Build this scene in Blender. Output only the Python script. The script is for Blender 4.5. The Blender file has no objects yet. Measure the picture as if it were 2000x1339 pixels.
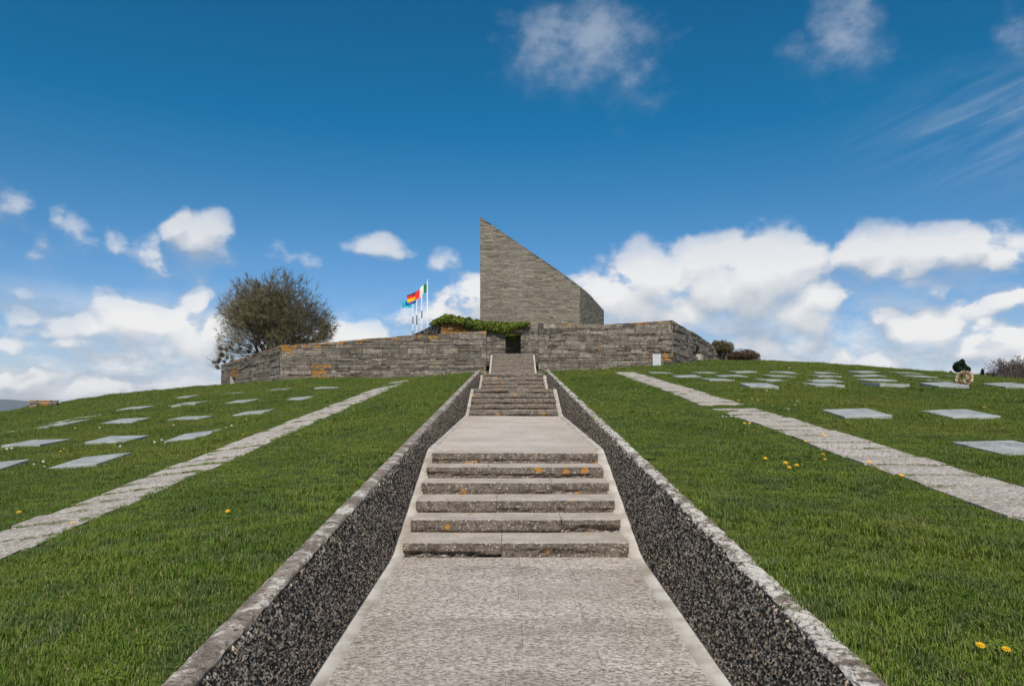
import bpy, math, random
import numpy as np
from mathutils import Vector, noise as mnoise
R = math.radians
rng = random.Random(7); nr = np.random.RandomState(11)
S = bpy.context.scene; COL = S.collection
F = 1400.0 / 2000.0            # focal length in image widths

# ------------------------------------------------------------------ camera
cd = bpy.data.cameras.new('camera'); cam = bpy.data.objects.new('camera', cd); COL.objects.link(cam)
cd.sensor_width = 36; cd.lens = 36 * F; cd.shift_y = 120.5 / 2000
cd.clip_start = .05; cd.clip_end = 20000
cam.location = (0, 0, 0); cam.rotation_euler = (R(90), 0, 0)
S.camera = cam
S.view_settings.view_transform = 'Standard'; S.view_settings.look = 'None'
S.view_settings.gamma = 1; S.view_settings.use_curve_mapping = False
S.view_settings.exposure = 0.0
S.render.engine = 'CYCLES'
S.cycles.max_bounces = 6; S.cycles.transparent_max_bounces = 8; S.cycles.use_denoising = True
SUN_EL, SUN_AZ = 47, -.3       # degrees: height, and how far left of straight behind the camera
# ------------------------------------------------------------------ node helpers
class NT:
    def __init__(s, nt): s.nt = nt; nt.nodes.clear()
    def n(s, t, ins=None, **kw):
        nd = s.nt.nodes.new(t)
        for k, v in kw.items(): setattr(nd, k, v)
        if ins:
            for k, v in ins.items():
                sock = nd.inputs[k]
                if isinstance(v, bpy.types.NodeSocket): s.nt.links.new(v, sock)
                elif isinstance(v, bpy.types.Node): s.nt.links.new(v.outputs[0], sock)
                else:
                    if sock.type == 'RGBA' and hasattr(v, '__len__') and len(v) == 3: v = (*v, 1)
                    sock.default_value = v
        return nd
    def m(s, op, a, b=0.0, c=None, clamp=False):
        ins = {0: a, 1: b}
        if c is not None: ins[2] = c
        return s.n('ShaderNodeMath', ins, operation=op, use_clamp=clamp).outputs[0]
    def v(s, op, a, b=(0, 0, 0), out=0, **k):
        ins = {0: a, 1: b}
        if 'scale' in k: ins = {0: a, 3: k['scale']}
        return s.n('ShaderNodeVectorMath', ins, operation=op).outputs[out]
    def mix(s, f, a, b, mode='MIX'):
        nd = s.n('ShaderNodeMix', None, data_type='RGBA', blend_type=mode)
        for i, val in ((0, f), (6, a), (7, b)):
            so = nd.inputs[i]
            if isinstance(val, bpy.types.NodeSocket): s.nt.links.new(val, so)
            else: so.default_value = (*val, 1) if hasattr(val, '__len__') and len(val) == 3 else val
        return nd.outputs[2]
    def sm(s, x, lo, hi, a=0., b=1.):
        return s.n('ShaderNodeMapRange', {0: x, 1: lo, 2: hi, 3: a, 4: b}, interpolation_type='SMOOTHSTEP').outputs[0]
    def lin(s, x, lo, hi, a=0., b=1.):
        return s.n('ShaderNodeMapRange', {0: x, 1: lo, 2: hi, 3: a, 4: b}).outputs[0]
    def noise(s, vec, scale, detail=4, rough=.55, dist=0., col=False):
        nd = s.n('ShaderNodeTexNoise', {'Vector': vec, 'Scale': scale, 'Detail': detail, 'Roughness': rough, 'Distortion': dist})
        return nd.outputs[1 if col else 0]
    def vor(s, vec, scale, feature='F1', out=0, rand=1.):
        nd = s.n('ShaderNodeTexVoronoi', {'Vector': vec, 'Scale': scale, 'Randomness': rand}, feature=feature)
        return nd.outputs[out]

# ------------------------------------------------------------------ sun
sl = bpy.data.lights.new('sun', 'SUN'); sl.energy = 4.6; sl.angle = R(.55); sl.color = (1, .94, .86)
sun = bpy.data.objects.new('sun', sl); COL.objects.link(sun)
a_, e_ = R(SUN_AZ), R(SUN_EL)
to_sun = Vector((math.sin(a_) * math.cos(e_), -math.cos(a_) * math.cos(e_), math.sin(e_)))
sun.rotation_euler = to_sun.to_track_quat('Z', 'Y').to_euler()

# ------------------------------------------------------------------ sky with clouds, laid out by compass direction and height
def azel(px, py):
    x, z = (px - 1000) / 1400, (790 - py) / 1400
    return math.atan2(x, 1), math.atan2(z, math.hypot(1, x))
BLOBS = [  # centre x, y, half width, half height (picture pixels, turned to angles), thickness
 (1145, 95, 165, 75, .66), (1230, 170, 80, 60, .3), (1215, 235, 35, 22, .2), (1290, 120, 45, 40, .2),
 (1650, 60, 100, 90, .6), (1560, 105, 60, 45, .33), (1640, 165, 80, 35, .22), (1730, 90, 45, 65, .24),
 (1980, 70, 70, 70, .42), (2020, 170, 90, 90, .3),
 (405, 465, 68, 52, 1.0), (365, 435, 36, 34, 1.), (430, 470, 46, 38, .9),
 (320, 505, 90, 62, .62), (225, 470, 52, 34, .45), (110, 475, 80, 50, .56), (85, 445, 22, 45, .5), (10, 415, 42, 50, .52), (0, 470, 30, 40, .3),
 (120, 555, 48, 18, .32), (235, 560, 60, 45, .3), (560, 508, 70, 18, .24),
 (290, 625, 110, 60, .95), (360, 640, 75, 75, 1.0), (240, 600, 60, 35, .7), (375, 590, 30, 20, .8),
 (120, 650, 110, 42, .5), (20, 670, 60, 30, .6), (200, 700, 150, 26, .6), (60, 735, 110, 28, .6), (330, 700, 140, 50, .75), (270, 655, 150, 50, .9), (130, 690, 60, 26, .7), (90, 770, 90, 20, .6), (120, 610, 60, 22, .3), (250, 668, 60, 22, .6), (410, 665, 40, 45, .8),
 (200, 762, 260, 34, .75), (0, 715, 30, 20, .8), (380, 748, 120, 26, .55), (-60, 760, 120, 30, .5), (45, 700, 50, 14, .5), (140, 790, 200, 22, .7), (360, 680, 90, 60, .9), 
 (722, 497, 58, 32, .72), (865, 525, 38, 36, .5), (930, 590, 95, 62, 1.05), (890, 625, 120, 45, .9), (700, 655, 110, 38, .95), (765, 660, 80, 30, .7), (820, 625, 60, 30, .35),
 (1020, 600, 120, 70, .9), (1215, 500, 70, 32, .55), (1150, 560, 80, 45, .8), (1260, 580, 170, 95, 1.1), (1450, 555, 185, 105, 1.35), (1400, 510, 120, 60, 1.1), (1500, 515, 90, 55, 1.1), (1330, 620, 200, 70, 1.05), (1560, 600, 110, 70, 1.1),
 (1450, 655, 200, 55, .8), (1300, 690, 220, 50, .85), (1500, 700, 160, 36, .7), (1600, 640, 90, 50, .7), (1740, 700, 160, 36, .7), (1900, 620, 160, 50, .75), (1180, 640, 120, 60, .9),
 (1680, 500, 100, 52, 1.0), (1760, 520, 110, 55, 1.0), (1850, 500, 130, 52, 1.05), (1960, 500, 110, 60, 1.0), (1800, 570, 120, 55, .8), (2050, 560, 100, 60, .7),
 (1640, 680, 55, 30, .7), (1820, 650, 95, 52, 1.05), (1920, 680, 130, 55, 1.1), (1985, 600, 90, 40, .9), (1740, 630, 70, 30, .7), (1700, 610, 180, 60, .48), (1980, 710, 150, 35, 1.0), (1830, 700, 160, 30, .7),
]
W = bpy.data.worlds.new('World'); S.world = W; W.use_nodes = True
g = bpy.data.node_groups.new('cloud_field', 'ShaderNodeTree')
g.interface.new_socket('dir', in_out='INPUT', socket_type='NodeSocketVector')
g.interface.new_socket('lift', in_out='INPUT', socket_type='NodeSocketFloat')
g.interface.new_socket('f', in_out='OUTPUT', socket_type='NodeSocketFloat'); g.interface.new_socket('body', in_out='OUTPUT', socket_type='NodeSocketFloat')
t = NT(g); gi = t.n('NodeGroupInput'); go = t.n('NodeGroupOutput')
sep = t.n('ShaderNodeSeparateXYZ', {0: t.v('NORMALIZE', gi.outputs[0])})
az = t.m('ARCTAN2', sep.outputs[0], sep.outputs[1])
el = t.m('ADD', t.m('ARCSINE', sep.outputs[2]), gi.outputs[1])
ae = t.n('ShaderNodeCombineXYZ', {0: az, 1: el, 2: 0.}).outputs[0]
def warp(v, sc, amp, det=3):
    c = t.v('SUBTRACT', t.noise(v, sc, det, .5, col=True), (.5, .5, .5))
    return t.v('ADD', v, t.v('MULTIPLY', c, (amp, amp * .8, 0)))
wv = warp(warp(ae, 7, .10, 3), 28, .028, 4)
acc = None
for (px, py, rx, ry, s) in BLOBS:
    a, e = azel(px, py); k = math.cos(a) ** 2
    ra, re = rx * 1.22 / 1400 * k, ry * 1.22 / 1400 * math.sqrt(k)
    q = t.v('DIVIDE', t.v('SUBTRACT', wv, (a, e, 0)), (ra, re, 1))
    d2 = t.v('DOT_PRODUCT', q, q, out=1)
    c = t.m('MULTIPLY_ADD', d2, -s, s)
    acc = c if acc is None else t.n('ShaderNodeMath', {0: acc, 1: c, 2: .12}, operation='SMOOTH_MAX').outputs[0]
# unseen rest of the sky, its cloud thickened to whiten the ambient light
co3 = gi.outputs[0]
aside = t.m('MAXIMUM', t.sm(t.m('ABSOLUTE', az), R(40), R(58)), t.sm(el, R(36), R(52)))
gen = t.m('MULTIPLY_ADD', t.noise(t.v('MULTIPLY', co3, (1, 1, 1.8)), 2.6, 4, .5), 3.0, -.85)
gen = t.m('MULTIPLY_ADD', aside, t.m('ADD', gen, 3.), -3.)
acc = t.m('MAXIMUM', acc, gen)
fb = t.noise(t.v('MULTIPLY', ae, (1, 1.5, 1)), 21, 8, .60)
bil = t.vor(warp(ae, 30, .03, 2), 24, 'SMOOTH_F1')
out = t.m('ADD', acc, t.m('MULTIPLY_ADD', fb, t.lin(el, .1, .35, 1.7, 1.2), t.lin(el, .1, .35, -.86, -.56)))
out = t.m('ADD', out, t.m('MULTIPLY', t.m('MULTIPLY_ADD', bil, -1.3, .40), t.lin(el, .15, .35, 1, .2)))
g.links.new(out, go.inputs[0]); g.links.new(acc, go.inputs[1])

t = NT(W.node_tree)
co = t.n('ShaderNodeTexCoord').outputs['Generated']
sky = t.n('ShaderNodeTexSky', None, sky_type='NISHITA', sun_disc=False, sun_elevation=R(SUN_EL), sun_rotation=R(180 - SUN_AZ), altitude=900, air_density=1.25, dust_density=.3, ozone_density=3.0)
sz = t.n('ShaderNodeSeparateXYZ', {0: t.v('NORMALIZE', co)}).outputs[2]
skyc = t.mix(1.0, sky.outputs[0], t.n('ShaderNodeCombineXYZ', {0: t.lin(sz, 0, .36, .74, .07), 1: t.lin(sz, 0, .45, .76, .60), 2: t.m('MULTIPLY', t.lin(sz, 0., .25, 1.08, .90), t.lin(sz, .25, .5, 1., .88))}).outputs[0], 'MULTIPLY')
gn = t.n('ShaderNodeGroup'); gn.node_tree = g; t.nt.links.new(co, gn.inputs[0]); gn.inputs[1].default_value = 0
gu = t.n('ShaderNodeGroup'); gu.node_tree = g; t.nt.links.new(co, gu.inputs[0]); gu.inputs[1].default_value = .022
hz = t.sm(sz, .36, .14)
rim = t.m('SUBTRACT', gu.outputs[0], gn.outputs[0])       # >0 where there is more cloud above: soft grey bases; <0 on the sunlit tops
body = t.m('SUBTRACT', gu.outputs[1], gn.outputs[1])
dens = t.sm(t.m('DIVIDE', gn.outputs[0], t.m('ADD', t.lin(hz, 0, 1, .35, .0), t.lin(t.m('ADD', rim, body), -.3, .3, .46, 1.15))), 0., 1.)
thick = t.sm(gn.outputs[0], .0, .9)
shade = t.m('ADD', t.m('MULTIPLY', rim, .42), t.m('MULTIPLY_ADD', body, 1.8, .40))
shade = t.m('ADD', shade, t.m('MULTIPLY', t.sm(thick, .6, .0), t.lin(hz, 0, 1, .1, .45)))
shade = t.m('ADD', shade, t.m('MULTIPLY', t.sm(gn.outputs[1], .95, .35), t.m('MULTIPLY', hz, .32)), clamp=True)
lit = t.mix(hz, (4.3, 5.0, 6.2), (8.9, 8.85, 8.8))
dark = t.mix(hz, (3.2, 4.0, 5.2), (3.7, 4.4, 5.4))
cc = t.mix(t.m('MULTIPLY', shade, .95, clamp=True), lit, dark)
a1 = t.m('MULTIPLY', dens, t.m('MULTIPLY', t.lin(hz, 0, 1, .8, .97), t.lin(gn.outputs[1], .1, .85, .42, 1.)))
# thin streaks high on the right
ang = t.n('ShaderNodeVectorRotate', {'Vector': co, 'Axis': (0, 1, 0), 'Angle': R(20)}, rotation_type='AXIS_ANGLE').outputs[0]
st = t.noise(t.v('MULTIPLY', ang, (2.0, 2.0, 15)), 2.6, 6, .62, 1.2)
ca, ce = azel(1985, 240)
cdn = Vector((math.sin(ca) * math.cos(ce), math.cos(ca) * math.cos(ce), math.sin(ce)))
msk = t.sm(t.v('DISTANCE', t.v('MULTIPLY', co, (1, 1, 2.2)), (cdn.x, cdn.y, cdn.z * 2.2), out=1), .22, .0)
a2 = t.m('MULTIPLY', t.sm(st, .35, .85), t.m('MULTIPLY', msk, .42))
base = t.mix(a2, skyc, (4.2, 5.2, 6.6))
cv = t.v('MULTIPLY', co, (1, 1, 2.3))                      # low ragged banks of far cloud along the horizon
vn = t.m('ADD', t.noise(cv, 9, 7, .62), t.m('MULTIPLY', t.noise(cv, 3.1, 2, .5), .55))
veil = t.m('MULTIPLY', t.sm(vn, .68, .92), t.sm(sz, .165, .06))
vcol = t.mix(t.sm(t.noise(t.v('ADD', cv, (0, 0, .05)), 9, 7, .62), .42, .62), (8.4, 8.5, 8.7), (4.6, 5.4, 6.5))
base = t.mix(t.m('MULTIPLY', veil, .85), base, vcol)
fin = t.mix(a1, base, cc)
bg = t.n('ShaderNodeBackground', {0: fin, 1: .1})
t.nt.links.new(bg.outputs[0], t.n('ShaderNodeOutputWorld').inputs[0])
W.cycles.sampling_method = 'MANUAL'; W.cycles.sample_map_resolution = 512

# ------------------------------------------------------------------ object helpers
def obj(name, verts, faces, mat=None, parent=None, loc=None, smooth=False, **props):
    me = bpy.data.meshes.new(name)
    me.from_pydata([tuple(v) for v in verts], [], [tuple(f) for f in faces]); me.update()
    if mat: me.materials.append(mat)
    if smooth: me.polygons.foreach_set('use_smooth', [True] * len(me.polygons))
    o = bpy.data.objects.new(name, me); COL.objects.link(o)
    if parent: o.parent = parent
    if loc is not None: o.location = loc
    for k, v in props.items(): o[k] = v
    return o
def empty(name, loc=(0, 0, 0), rz=0, **props):
    o = bpy.data.objects.new(name, None); COL.objects.link(o); o.location = loc; o.rotation_euler = (0, 0, rz)
    o.empty_display_size = .2
    for k, v in props.items(): o[k] = v
    return o
def fast_mesh(name, V, T, mat, parent=None, cols=None, smooth=False, **props):
    """big triangle mesh from numpy arrays; cols: one colour per vertex"""
    V = np.asarray(V, np.float32); T = np.asarray(T, np.int32)
    me = bpy.data.meshes.new(name); k = T.shape[1]
    me.vertices.add(len(V)); me.vertices.foreach_set('co', V.ravel())
    me.loops.add(T.size); me.loops.foreach_set('vertex_index', T.ravel())
    me.polygons.add(len(T)); me.polygons.foreach_set('loop_start', np.arange(0, T.size, k, dtype=np.int32))
    if smooth: me.polygons.foreach_set('use_smooth', np.ones(len(T), bool))
    if cols is not None:
        at = me.color_attributes.new('tint', 'FLOAT_COLOR', 'POINT')
        c = np.ones((len(V), 4), np.float32); c[:, :np.shape(cols)[1]] = cols; at.data.foreach_set('color', c.ravel())
    me.update(calc_edges=True)
    if mat: me.materials.append(mat)
    o = bpy.data.objects.new(name, me); COL.objects.link(o)
    if parent: o.parent = parent
    for kk, v in props.items(): o[kk] = v
    return o
class MB:
    def __init__(s): s.v = []; s.f = []; s.c = []
    def box(s, x0, y0, z0, x1, y1, z1):
        s.hexa([(x0, y0, z0), (x1, y0, z0), (x1, y1, z0), (x0, y1, z0), (x0, y0, z1), (x1, y0, z1), (x1, y1, z1), (x0, y1, z1)])
    def hexa(s, p, c=None):
        b = len(s.v); s.v += [tuple(q) for q in p]
        s.f += [(b, b+3, b+2, b+1), (b+4, b+5, b+6, b+7), (b, b+1, b+5, b+4), (b+1, b+2, b+6, b+5), (b+2, b+3, b+7, b+6), (b+3, b, b+4, b+7)]
        if c is not None: s.c += [c] * 8
    def tube(s, p, q, r0, r1, n=4, c=None):
        p = Vector(p); q = Vector(q); d = (q - p)
        if d.length < 1e-6: return
        d.normalize(); u = d.orthogonal().normalized(); w = d.cross(u); b = len(s.v)
        for (o_, r) in ((p, r0), (q, r1)):
            for i in range(n):
                a = 2 * math.pi * i / n; s.v.append(tuple(o_ + (u * math.cos(a) + w * math.sin(a)) * r))
        for i in range(n): s.f.append((b+i, b+(i+1) % n, b+n+(i+1) % n, b+n+i))
        s.f.append(tuple(b + n - 1 - i for i in range(n))); s.f.append(tuple(b + n + i for i in range(n)))
        if c is not None: s.c += [c] * (2 * n)
    def build(s, name, mat=None, parent=None, smooth=False, **props):
        o = obj(name, s.v, s.f, mat, parent, None, smooth, **props)
        if s.c:
            at = o.data.color_attributes.new('tint', 'FLOAT_COLOR', 'POINT')
            at.data.foreach_set('color', np.array(s.c, np.float32).ravel())
        return o
def nz(x, y, z=0.): return mnoise.noise(Vector((x, y, z)))

# ------------------------------------------------------------------ materials
def material(name, fn, rough=.9, spec=.25):
    m = bpy.data.materials.new(name); m.use_nodes = True; t = NT(m.node_tree)
    c, h, bd = fn(t)                                   # colour, height, bump distance
    b = t.n('ShaderNodeBsdfPrincipled', {'Base Color': c, 'Roughness': rough, 'Specular IOR Level': spec})
    if h is not None:
        t.nt.links.new(t.n('ShaderNodeBump', {'Strength': 1., 'Distance': bd, 'Height': h}).outputs[0], b.inputs['Normal'])
    t.nt.links.new(b.outputs[0], t.n('ShaderNodeOutputMaterial').inputs[0]); return m
def pos(t): return t.n('ShaderNodeNewGeometry').outputs['Position']
def tint(t): return t.n('ShaderNodeSeparateColor', {0: t.n('ShaderNodeAttribute', None, attribute_name='tint').outputs[0]})
ORANGE = (.46, .19, .018)
def wall_stone(t):
    p = pos(t); tn = tint(t)
    lay = t.v('MULTIPLY', p, (1, 1, 3.))
    n1 = t.noise(p, 3.2, 5, .6); n2 = t.noise(lay, 14, 5, .65); n3 = t.noise(p, 60, 3, .6)
    base = t.mix(t.sm(n1, .3, .7), (.135, .112, .086), (.27, .232, .19))
    base = t.mix(t.m('MULTIPLY', t.sm(n2, .45, .75), .55), base, (.36, .33, .29))
    base = t.mix(t.m('MULTIPLY', t.sm(t.noise(lay, 6, 4, .65), .52, .36), .75), base, (.06, .05, .04))
    base = t.mix(1., base, t.n('ShaderNodeCombineXYZ', {0: t.lin(tn.outputs[0], 0, 1, .5, 1.45), 1: t.lin(tn.outputs[0], 0, 1, .5, 1.43), 2: t.lin(tn.outputs[0], 0, 1, .5, 1.43)}).outputs[0], 'MULTIPLY')
    wh = t.sm(t.noise(p, 10.5, 2, .5), .70, .72)          # white lichen blots
    base = t.mix(t.m('MULTIPLY', wh, .85), base, (.62, .6, .56))
    ln = t.noise(p, 2.6, 6, .7); ln2 = t.noise(p, 22, 3, .6)
    lm = t.sm(t.m('ADD', t.m('MULTIPLY', ln2, .25), t.m('ADD', t.m('MULTIPLY_ADD', ln, 2.6, -1.3), t.m('MULTIPLY', tn.outputs[1], .60))), .43, .58)
    base = t.mix(t.m('MULTIPLY', lm, .9), base, t.mix(t.sm(ln2, .35, .65), (.17, .085, .03), (.55, .26, .035)))
    return base, t.m('ADD', t.m('MULTIPLY', n2, 1.), t.m('MULTIPLY', n3, .35)), .035
M_WALL = material('weathered_wall_stone', wall_stone)
def tower_stone(t):
    p = pos(t); tn = tint(t); lay = t.v('MULTIPLY', p, (1, 1, 5))
    n1 = t.noise(p, .35, 3, .5); n2 = t.noise(lay, 5, 5, .6)
    base = t.mix(t.sm(n2, .35, .7), (.165, .14, .108), (.27, .236, .19))
    base = t.mix(t.m('MULTIPLY', t.sm(n1, .4, .65), .35), base, (.28, .25, .21))
    base = t.mix(1., base, t.n('ShaderNodeCombineXYZ', {0: t.lin(tn.outputs[0], 0, 1, .62, 1.38), 1: t.lin(tn.outputs[0], 0, 1, .62, 1.38), 2: t.lin(tn.outputs[0], 0, 1, .62, 1.38)}).outputs[0], 'MULTIPLY')
    return base, n2, .03
M_TOWER = material('tower_stone', tower_stone)
M_CORE = material('dark_joint_mortar', lambda t: (t.mix(t.noise(pos(t), 9, 4), (.035, .03, .025), (.08, .07, .058)), None, 0))  # near-black mortar behind and between the stones
def paving(t):
    p = pos(t); tn = tint(t)
    q = t.v('MULTIPLY', p, (.62, 1.1, 1))
    n1 = t.noise(q, 48, 5, .66, .8); n2 = t.noise(q, 2.2, 4, .6); n3 = t.noise(q, 150, 2, .6); n4 = t.noise(q, 9, 4, .6)
    base = t.mix(t.sm(n4, .3, .7), (.47, .415, .36), (.58, .525, .465))
    base = t.mix(t.m('MULTIPLY', t.sm(n1, .525, .44), t.lin(n2, .3, .7, .6, .95)), base, (.125, .10, .083))
    base = t.mix(t.m('MULTIPLY', t.sm(n1, .54, .66), .8), base, (.72, .66, .60))
    base = t.mix(t.m('MULTIPLY', t.sm(n2, .52, .78), .5), base, (.22, .18, .15))
    base = t.mix(t.lin(tn.outputs[0], 0, 1, 0, .28), base, (.25, .215, .18))
    ln = t.noise(p, 5, 5, .7)
    base = t.mix(t.m('MULTIPLY', t.sm(t.m('ADD', ln, t.m('MULTIPLY', tn.outputs[1], .12)), .79, .82), .8), base, ORANGE)
    return base, t.m('ADD', n1, t.m('MULTIPLY', n3, .4)), .012
M_PAVE = material('pitted_pale_paving', paving)
def smooth_pave(t):
    p = pos(t)
    n1 = t.noise(p, 60, 5, .7); n2 = t.noise(p, 1.2, 4, .6); n3 = t.noise(t.v('MULTIPLY', p, (1, 3, 1)), 6, 4, .6)
    base = t.mix(t.sm(n2, .3, .7), (.43, .375, .32), (.55, .49, .425))
    base = t.mix(t.m('MULTIPLY', t.sm(n1, .52, .40), .75), base, (.2, .165, .135))
    base = t.mix(t.m('MULTIPLY', t.sm(n1, .55, .66), .5), base, (.66, .60, .53))
    base = t.mix(t.m('MULTIPLY', t.sm(n3, .6, .75), .35), base, (.3, .26, .22))
    return base, n1, .006
M_PAVE2 = material('smooth_pale_paving', smooth_pave)
def step_stone(t):
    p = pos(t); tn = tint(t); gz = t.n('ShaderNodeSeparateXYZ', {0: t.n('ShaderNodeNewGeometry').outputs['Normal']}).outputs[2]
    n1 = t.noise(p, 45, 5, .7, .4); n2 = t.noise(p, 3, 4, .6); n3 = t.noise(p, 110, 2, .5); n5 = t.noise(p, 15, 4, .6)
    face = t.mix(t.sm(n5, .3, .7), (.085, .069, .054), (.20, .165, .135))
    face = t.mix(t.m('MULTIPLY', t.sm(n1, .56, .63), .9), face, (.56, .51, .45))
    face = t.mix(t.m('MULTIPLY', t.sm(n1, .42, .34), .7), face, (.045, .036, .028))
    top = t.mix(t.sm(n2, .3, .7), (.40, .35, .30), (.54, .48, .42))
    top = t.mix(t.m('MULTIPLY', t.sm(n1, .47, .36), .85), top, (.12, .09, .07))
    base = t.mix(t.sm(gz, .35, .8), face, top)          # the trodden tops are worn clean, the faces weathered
    ln = t.noise(p, 4.2, 5, .72); l2 = t.noise(p, 30, 3, .5)
    vc = t.n('ShaderNodeSeparateColor', {0: t.vor(p, 8.5, 'F1', 1)}); vd = t.m('ADD', t.vor(p, 8.5, 'F1', 0), t.m('MULTIPLY_ADD', l2, .9, -.45))
    on = t.m('GREATER_THAN', t.m('ADD', vc.outputs[0], t.m('MULTIPLY', tn.outputs[1], .30)), 1.)
    lm = t.m('MULTIPLY', t.m('MULTIPLY', on, t.sm(t.m('SUBTRACT', t.lin(vc.outputs[1], 0, 1, .12, .5), vd), 0., .07)), t.sm(t.noise(p, 60, 2), .35, .5))
    base = t.mix(t.m('MULTIPLY', lm, .92), base, t.mix(l2, (.4, .16, .015), (.66, .33, .04)))
    return base, t.m('ADD', t.m('MULTIPLY', n1, 1.), t.m('MULTIPLY', n3, .4)), .016
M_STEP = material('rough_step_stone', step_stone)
def mortar_strip(t):
    p = pos(t); n1 = t.noise(p, 70, 3, .6); n2 = t.noise(p, 4, 4, .6)
    base = t.mix(t.sm(n2, .35, .65), (.40, .355, .30), (.56, .515, .455))
    base = t.mix(t.m('MULTIPLY', t.sm(t.noise(p, 1.7, 3), .55, .7), .6), base, (.25, .2, .15))
    return base, n1, .003
M_STRIP = material('pale_cement_strip', mortar_strip)
def aggregate(t):
    p = t.v('MULTIPLY', pos(t), (1, 1, .62)); n0 = t.noise(pos(t), 1.6, 5, .6)
    c = t.vor(p, 62, 'F1', 1); d = t.vor(p, 62, 'F1', 0); r = t.n('ShaderNodeSeparateColor', {0: c})
    peb = t.mix(t.sm(r.outputs[0], .35, .9), (.04, .030, .020), (.52, .43, .33))
    base = t.mix(t.sm(d, .42, .60), peb, (.022, .015, .009))
    base = t.mix(t.m('MULTIPLY', t.sm(n0, .45, .7), .45), base, (.02, .018, .015))
    ln = t.noise(pos(t), 3.6, 4, .6)
    base = t.mix(t.m('MULTIPLY', t.sm(ln, .735, .75), .8), base, ORANGE)
    return base, t.m('SUBTRACT', .6, d), .02
M_AGG = material('exposed_pebble_concrete', aggregate)
def pebble_m(t):
    c = t.n('ShaderNodeAttribute', None, attribute_name='tint').outputs[0]
    return c, None, 0
M_PEB = material('pebbles', pebble_m, .75, .35)
def coping_m(t):
    p = pos(t); tn = tint(t)
    n1 = t.noise(p, 34, 5, .7); n2 = t.noise(p, 6, 5, .65, .5); n3 = t.noise(p, 120, 2, .6)
    base = t.mix(t.sm(n2, .35, .62), (.17, .135, .105), (.38, .325, .27))
    base = t.mix(t.sm(t.m('ADD', t.m('MULTIPLY_ADD', n1, .5, -.25), t.m('ADD', n2, t.m('MULTIPLY', tn.outputs[0], .13))), .58, .66), base, (.60, .55, .49))
    base = t.mix(t.m('MULTIPLY', t.sm(n1, .47, .36), .85), base, (.07, .052, .042))
    base = t.mix(t.m('MULTIPLY', t.sm(n1, .57, .68), .6), base, (.66, .61, .56))
    base = t.mix(t.m('MULTIPLY', t.sm(t.noise(p, 3.1, 5, .7), .68, .71), .85), base, ORANGE)
    return base, t.m('ADD', n1, t.m('MULTIPLY', n3, .5)), .02
M_COP = material('lichened_coping', coping_m)
def soil(t):
    p = pos(t); n1 = t.noise(p, .6, 4, .6); n2 = t.noise(p, 9, 5, .65); n3 = t.noise(p, 55, 3, .6)
    base = t.mix(t.sm(n1, .35, .65), (.055, .078, .013), (.088, .112, .02))
    base = t.mix(t.m('MULTIPLY', t.sm(n2, .5, .8), .6), base, (.078, .088, .024))
    base = t.mix(t.m('MULTIPLY', t.sm(n3, .5, .35), .6), base, (.020, .032, .007))
    far = t.n('ShaderNodeSeparateXYZ', {0: p}).outputs[1]
    wood = t.mix(t.noise(p, .01, 5), (.02, .035, .018), (.05, .06, .03))
    base = t.mix(t.sm(far, 300, 900), base, wood)
    return base, t.m('ADD', n2, n3), .03
M_SOIL = material('lawn_ground', soil)
def grass_material():
    m = bpy.data.materials.new('grass_blades'); m.use_nodes = True; t = NT(m.node_tree)
    p = pos(t); tn = tint(t); n1 = t.noise(p, .9, 4, .6); n2 = t.noise(p, 3.5, 3, .6); n0 = t.noise(p, .22, 3, .5)
    ri = t.n('ShaderNodeObjectInfo').outputs['Random']
    c = t.mix(t.sm(n1, .35, .65), (.088, .148, .018), (.155, .215, .03))
    c = t.mix(t.m('MULTIPLY', t.sm(n2, .48, .62), .8), c, (.074, .120, .042))
    c = t.mix(t.m('MULTIPLY', t.sm(n0, .46, .62), .65), c, (.175, .195, .032))
    c = t.mix(t.m('MULTIPLY', ri, .25), c, (.15, .20, .028))
    c = t.mix(t.sm(tn.outputs[0], .88, .92), c, (.27, .235, .12))
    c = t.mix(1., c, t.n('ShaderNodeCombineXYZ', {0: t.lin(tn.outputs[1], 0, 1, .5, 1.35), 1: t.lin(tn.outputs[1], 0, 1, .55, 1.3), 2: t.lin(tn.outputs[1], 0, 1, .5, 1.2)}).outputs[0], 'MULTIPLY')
    d = t.n('ShaderNodeBsdfPrincipled', {'Base Color': c, 'Roughness': .6, 'Specular IOR Level': .25})
    tr = t.n('ShaderNodeBsdfTranslucent', {0: t.mix(1., c, (1.1, 1.3, .5), 'MULTIPLY')})
    mx = t.n('ShaderNodeMixShader', {0: .28}); t.nt.links.new(d.outputs[0], mx.inputs[1]); t.nt.links.new(tr.outputs[0], mx.inputs[2])
    t.nt.links.new(mx.outputs[0], t.n('ShaderNodeOutputMaterial').inputs[0]); return m
M_GRASS = grass_material()
def slab_m(t):
    p = pos(t); n1 = t.noise(p, 80, 3, .7); n2 = t.noise(p, 3, 4, .6)
    b = t.mix(t.sm(n2, .35, .7), (.24, .25, .23), (.37, .38, .355)); b = t.mix(t.m('MULTIPLY', t.sm(t.noise(p, 9, 5, .7), .55, .7), .55), b, (.17, .175, .14)); b = t.mix(t.m('MULTIPLY', t.sm(n1, .5, .7), .5), b, (.55, .58, .58))
    b = t.mix(t.m('MULTIPLY', t.sm(n1, .42, .3), .5), b, (.13, .14, .14))
    return b, n1, .002
M_SLAB = material('blue_grey_granite', slab_m, .55, .4)
M_INK = material('incised_letters', lambda t: ((.13, .14, .14), None, 0))
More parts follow.
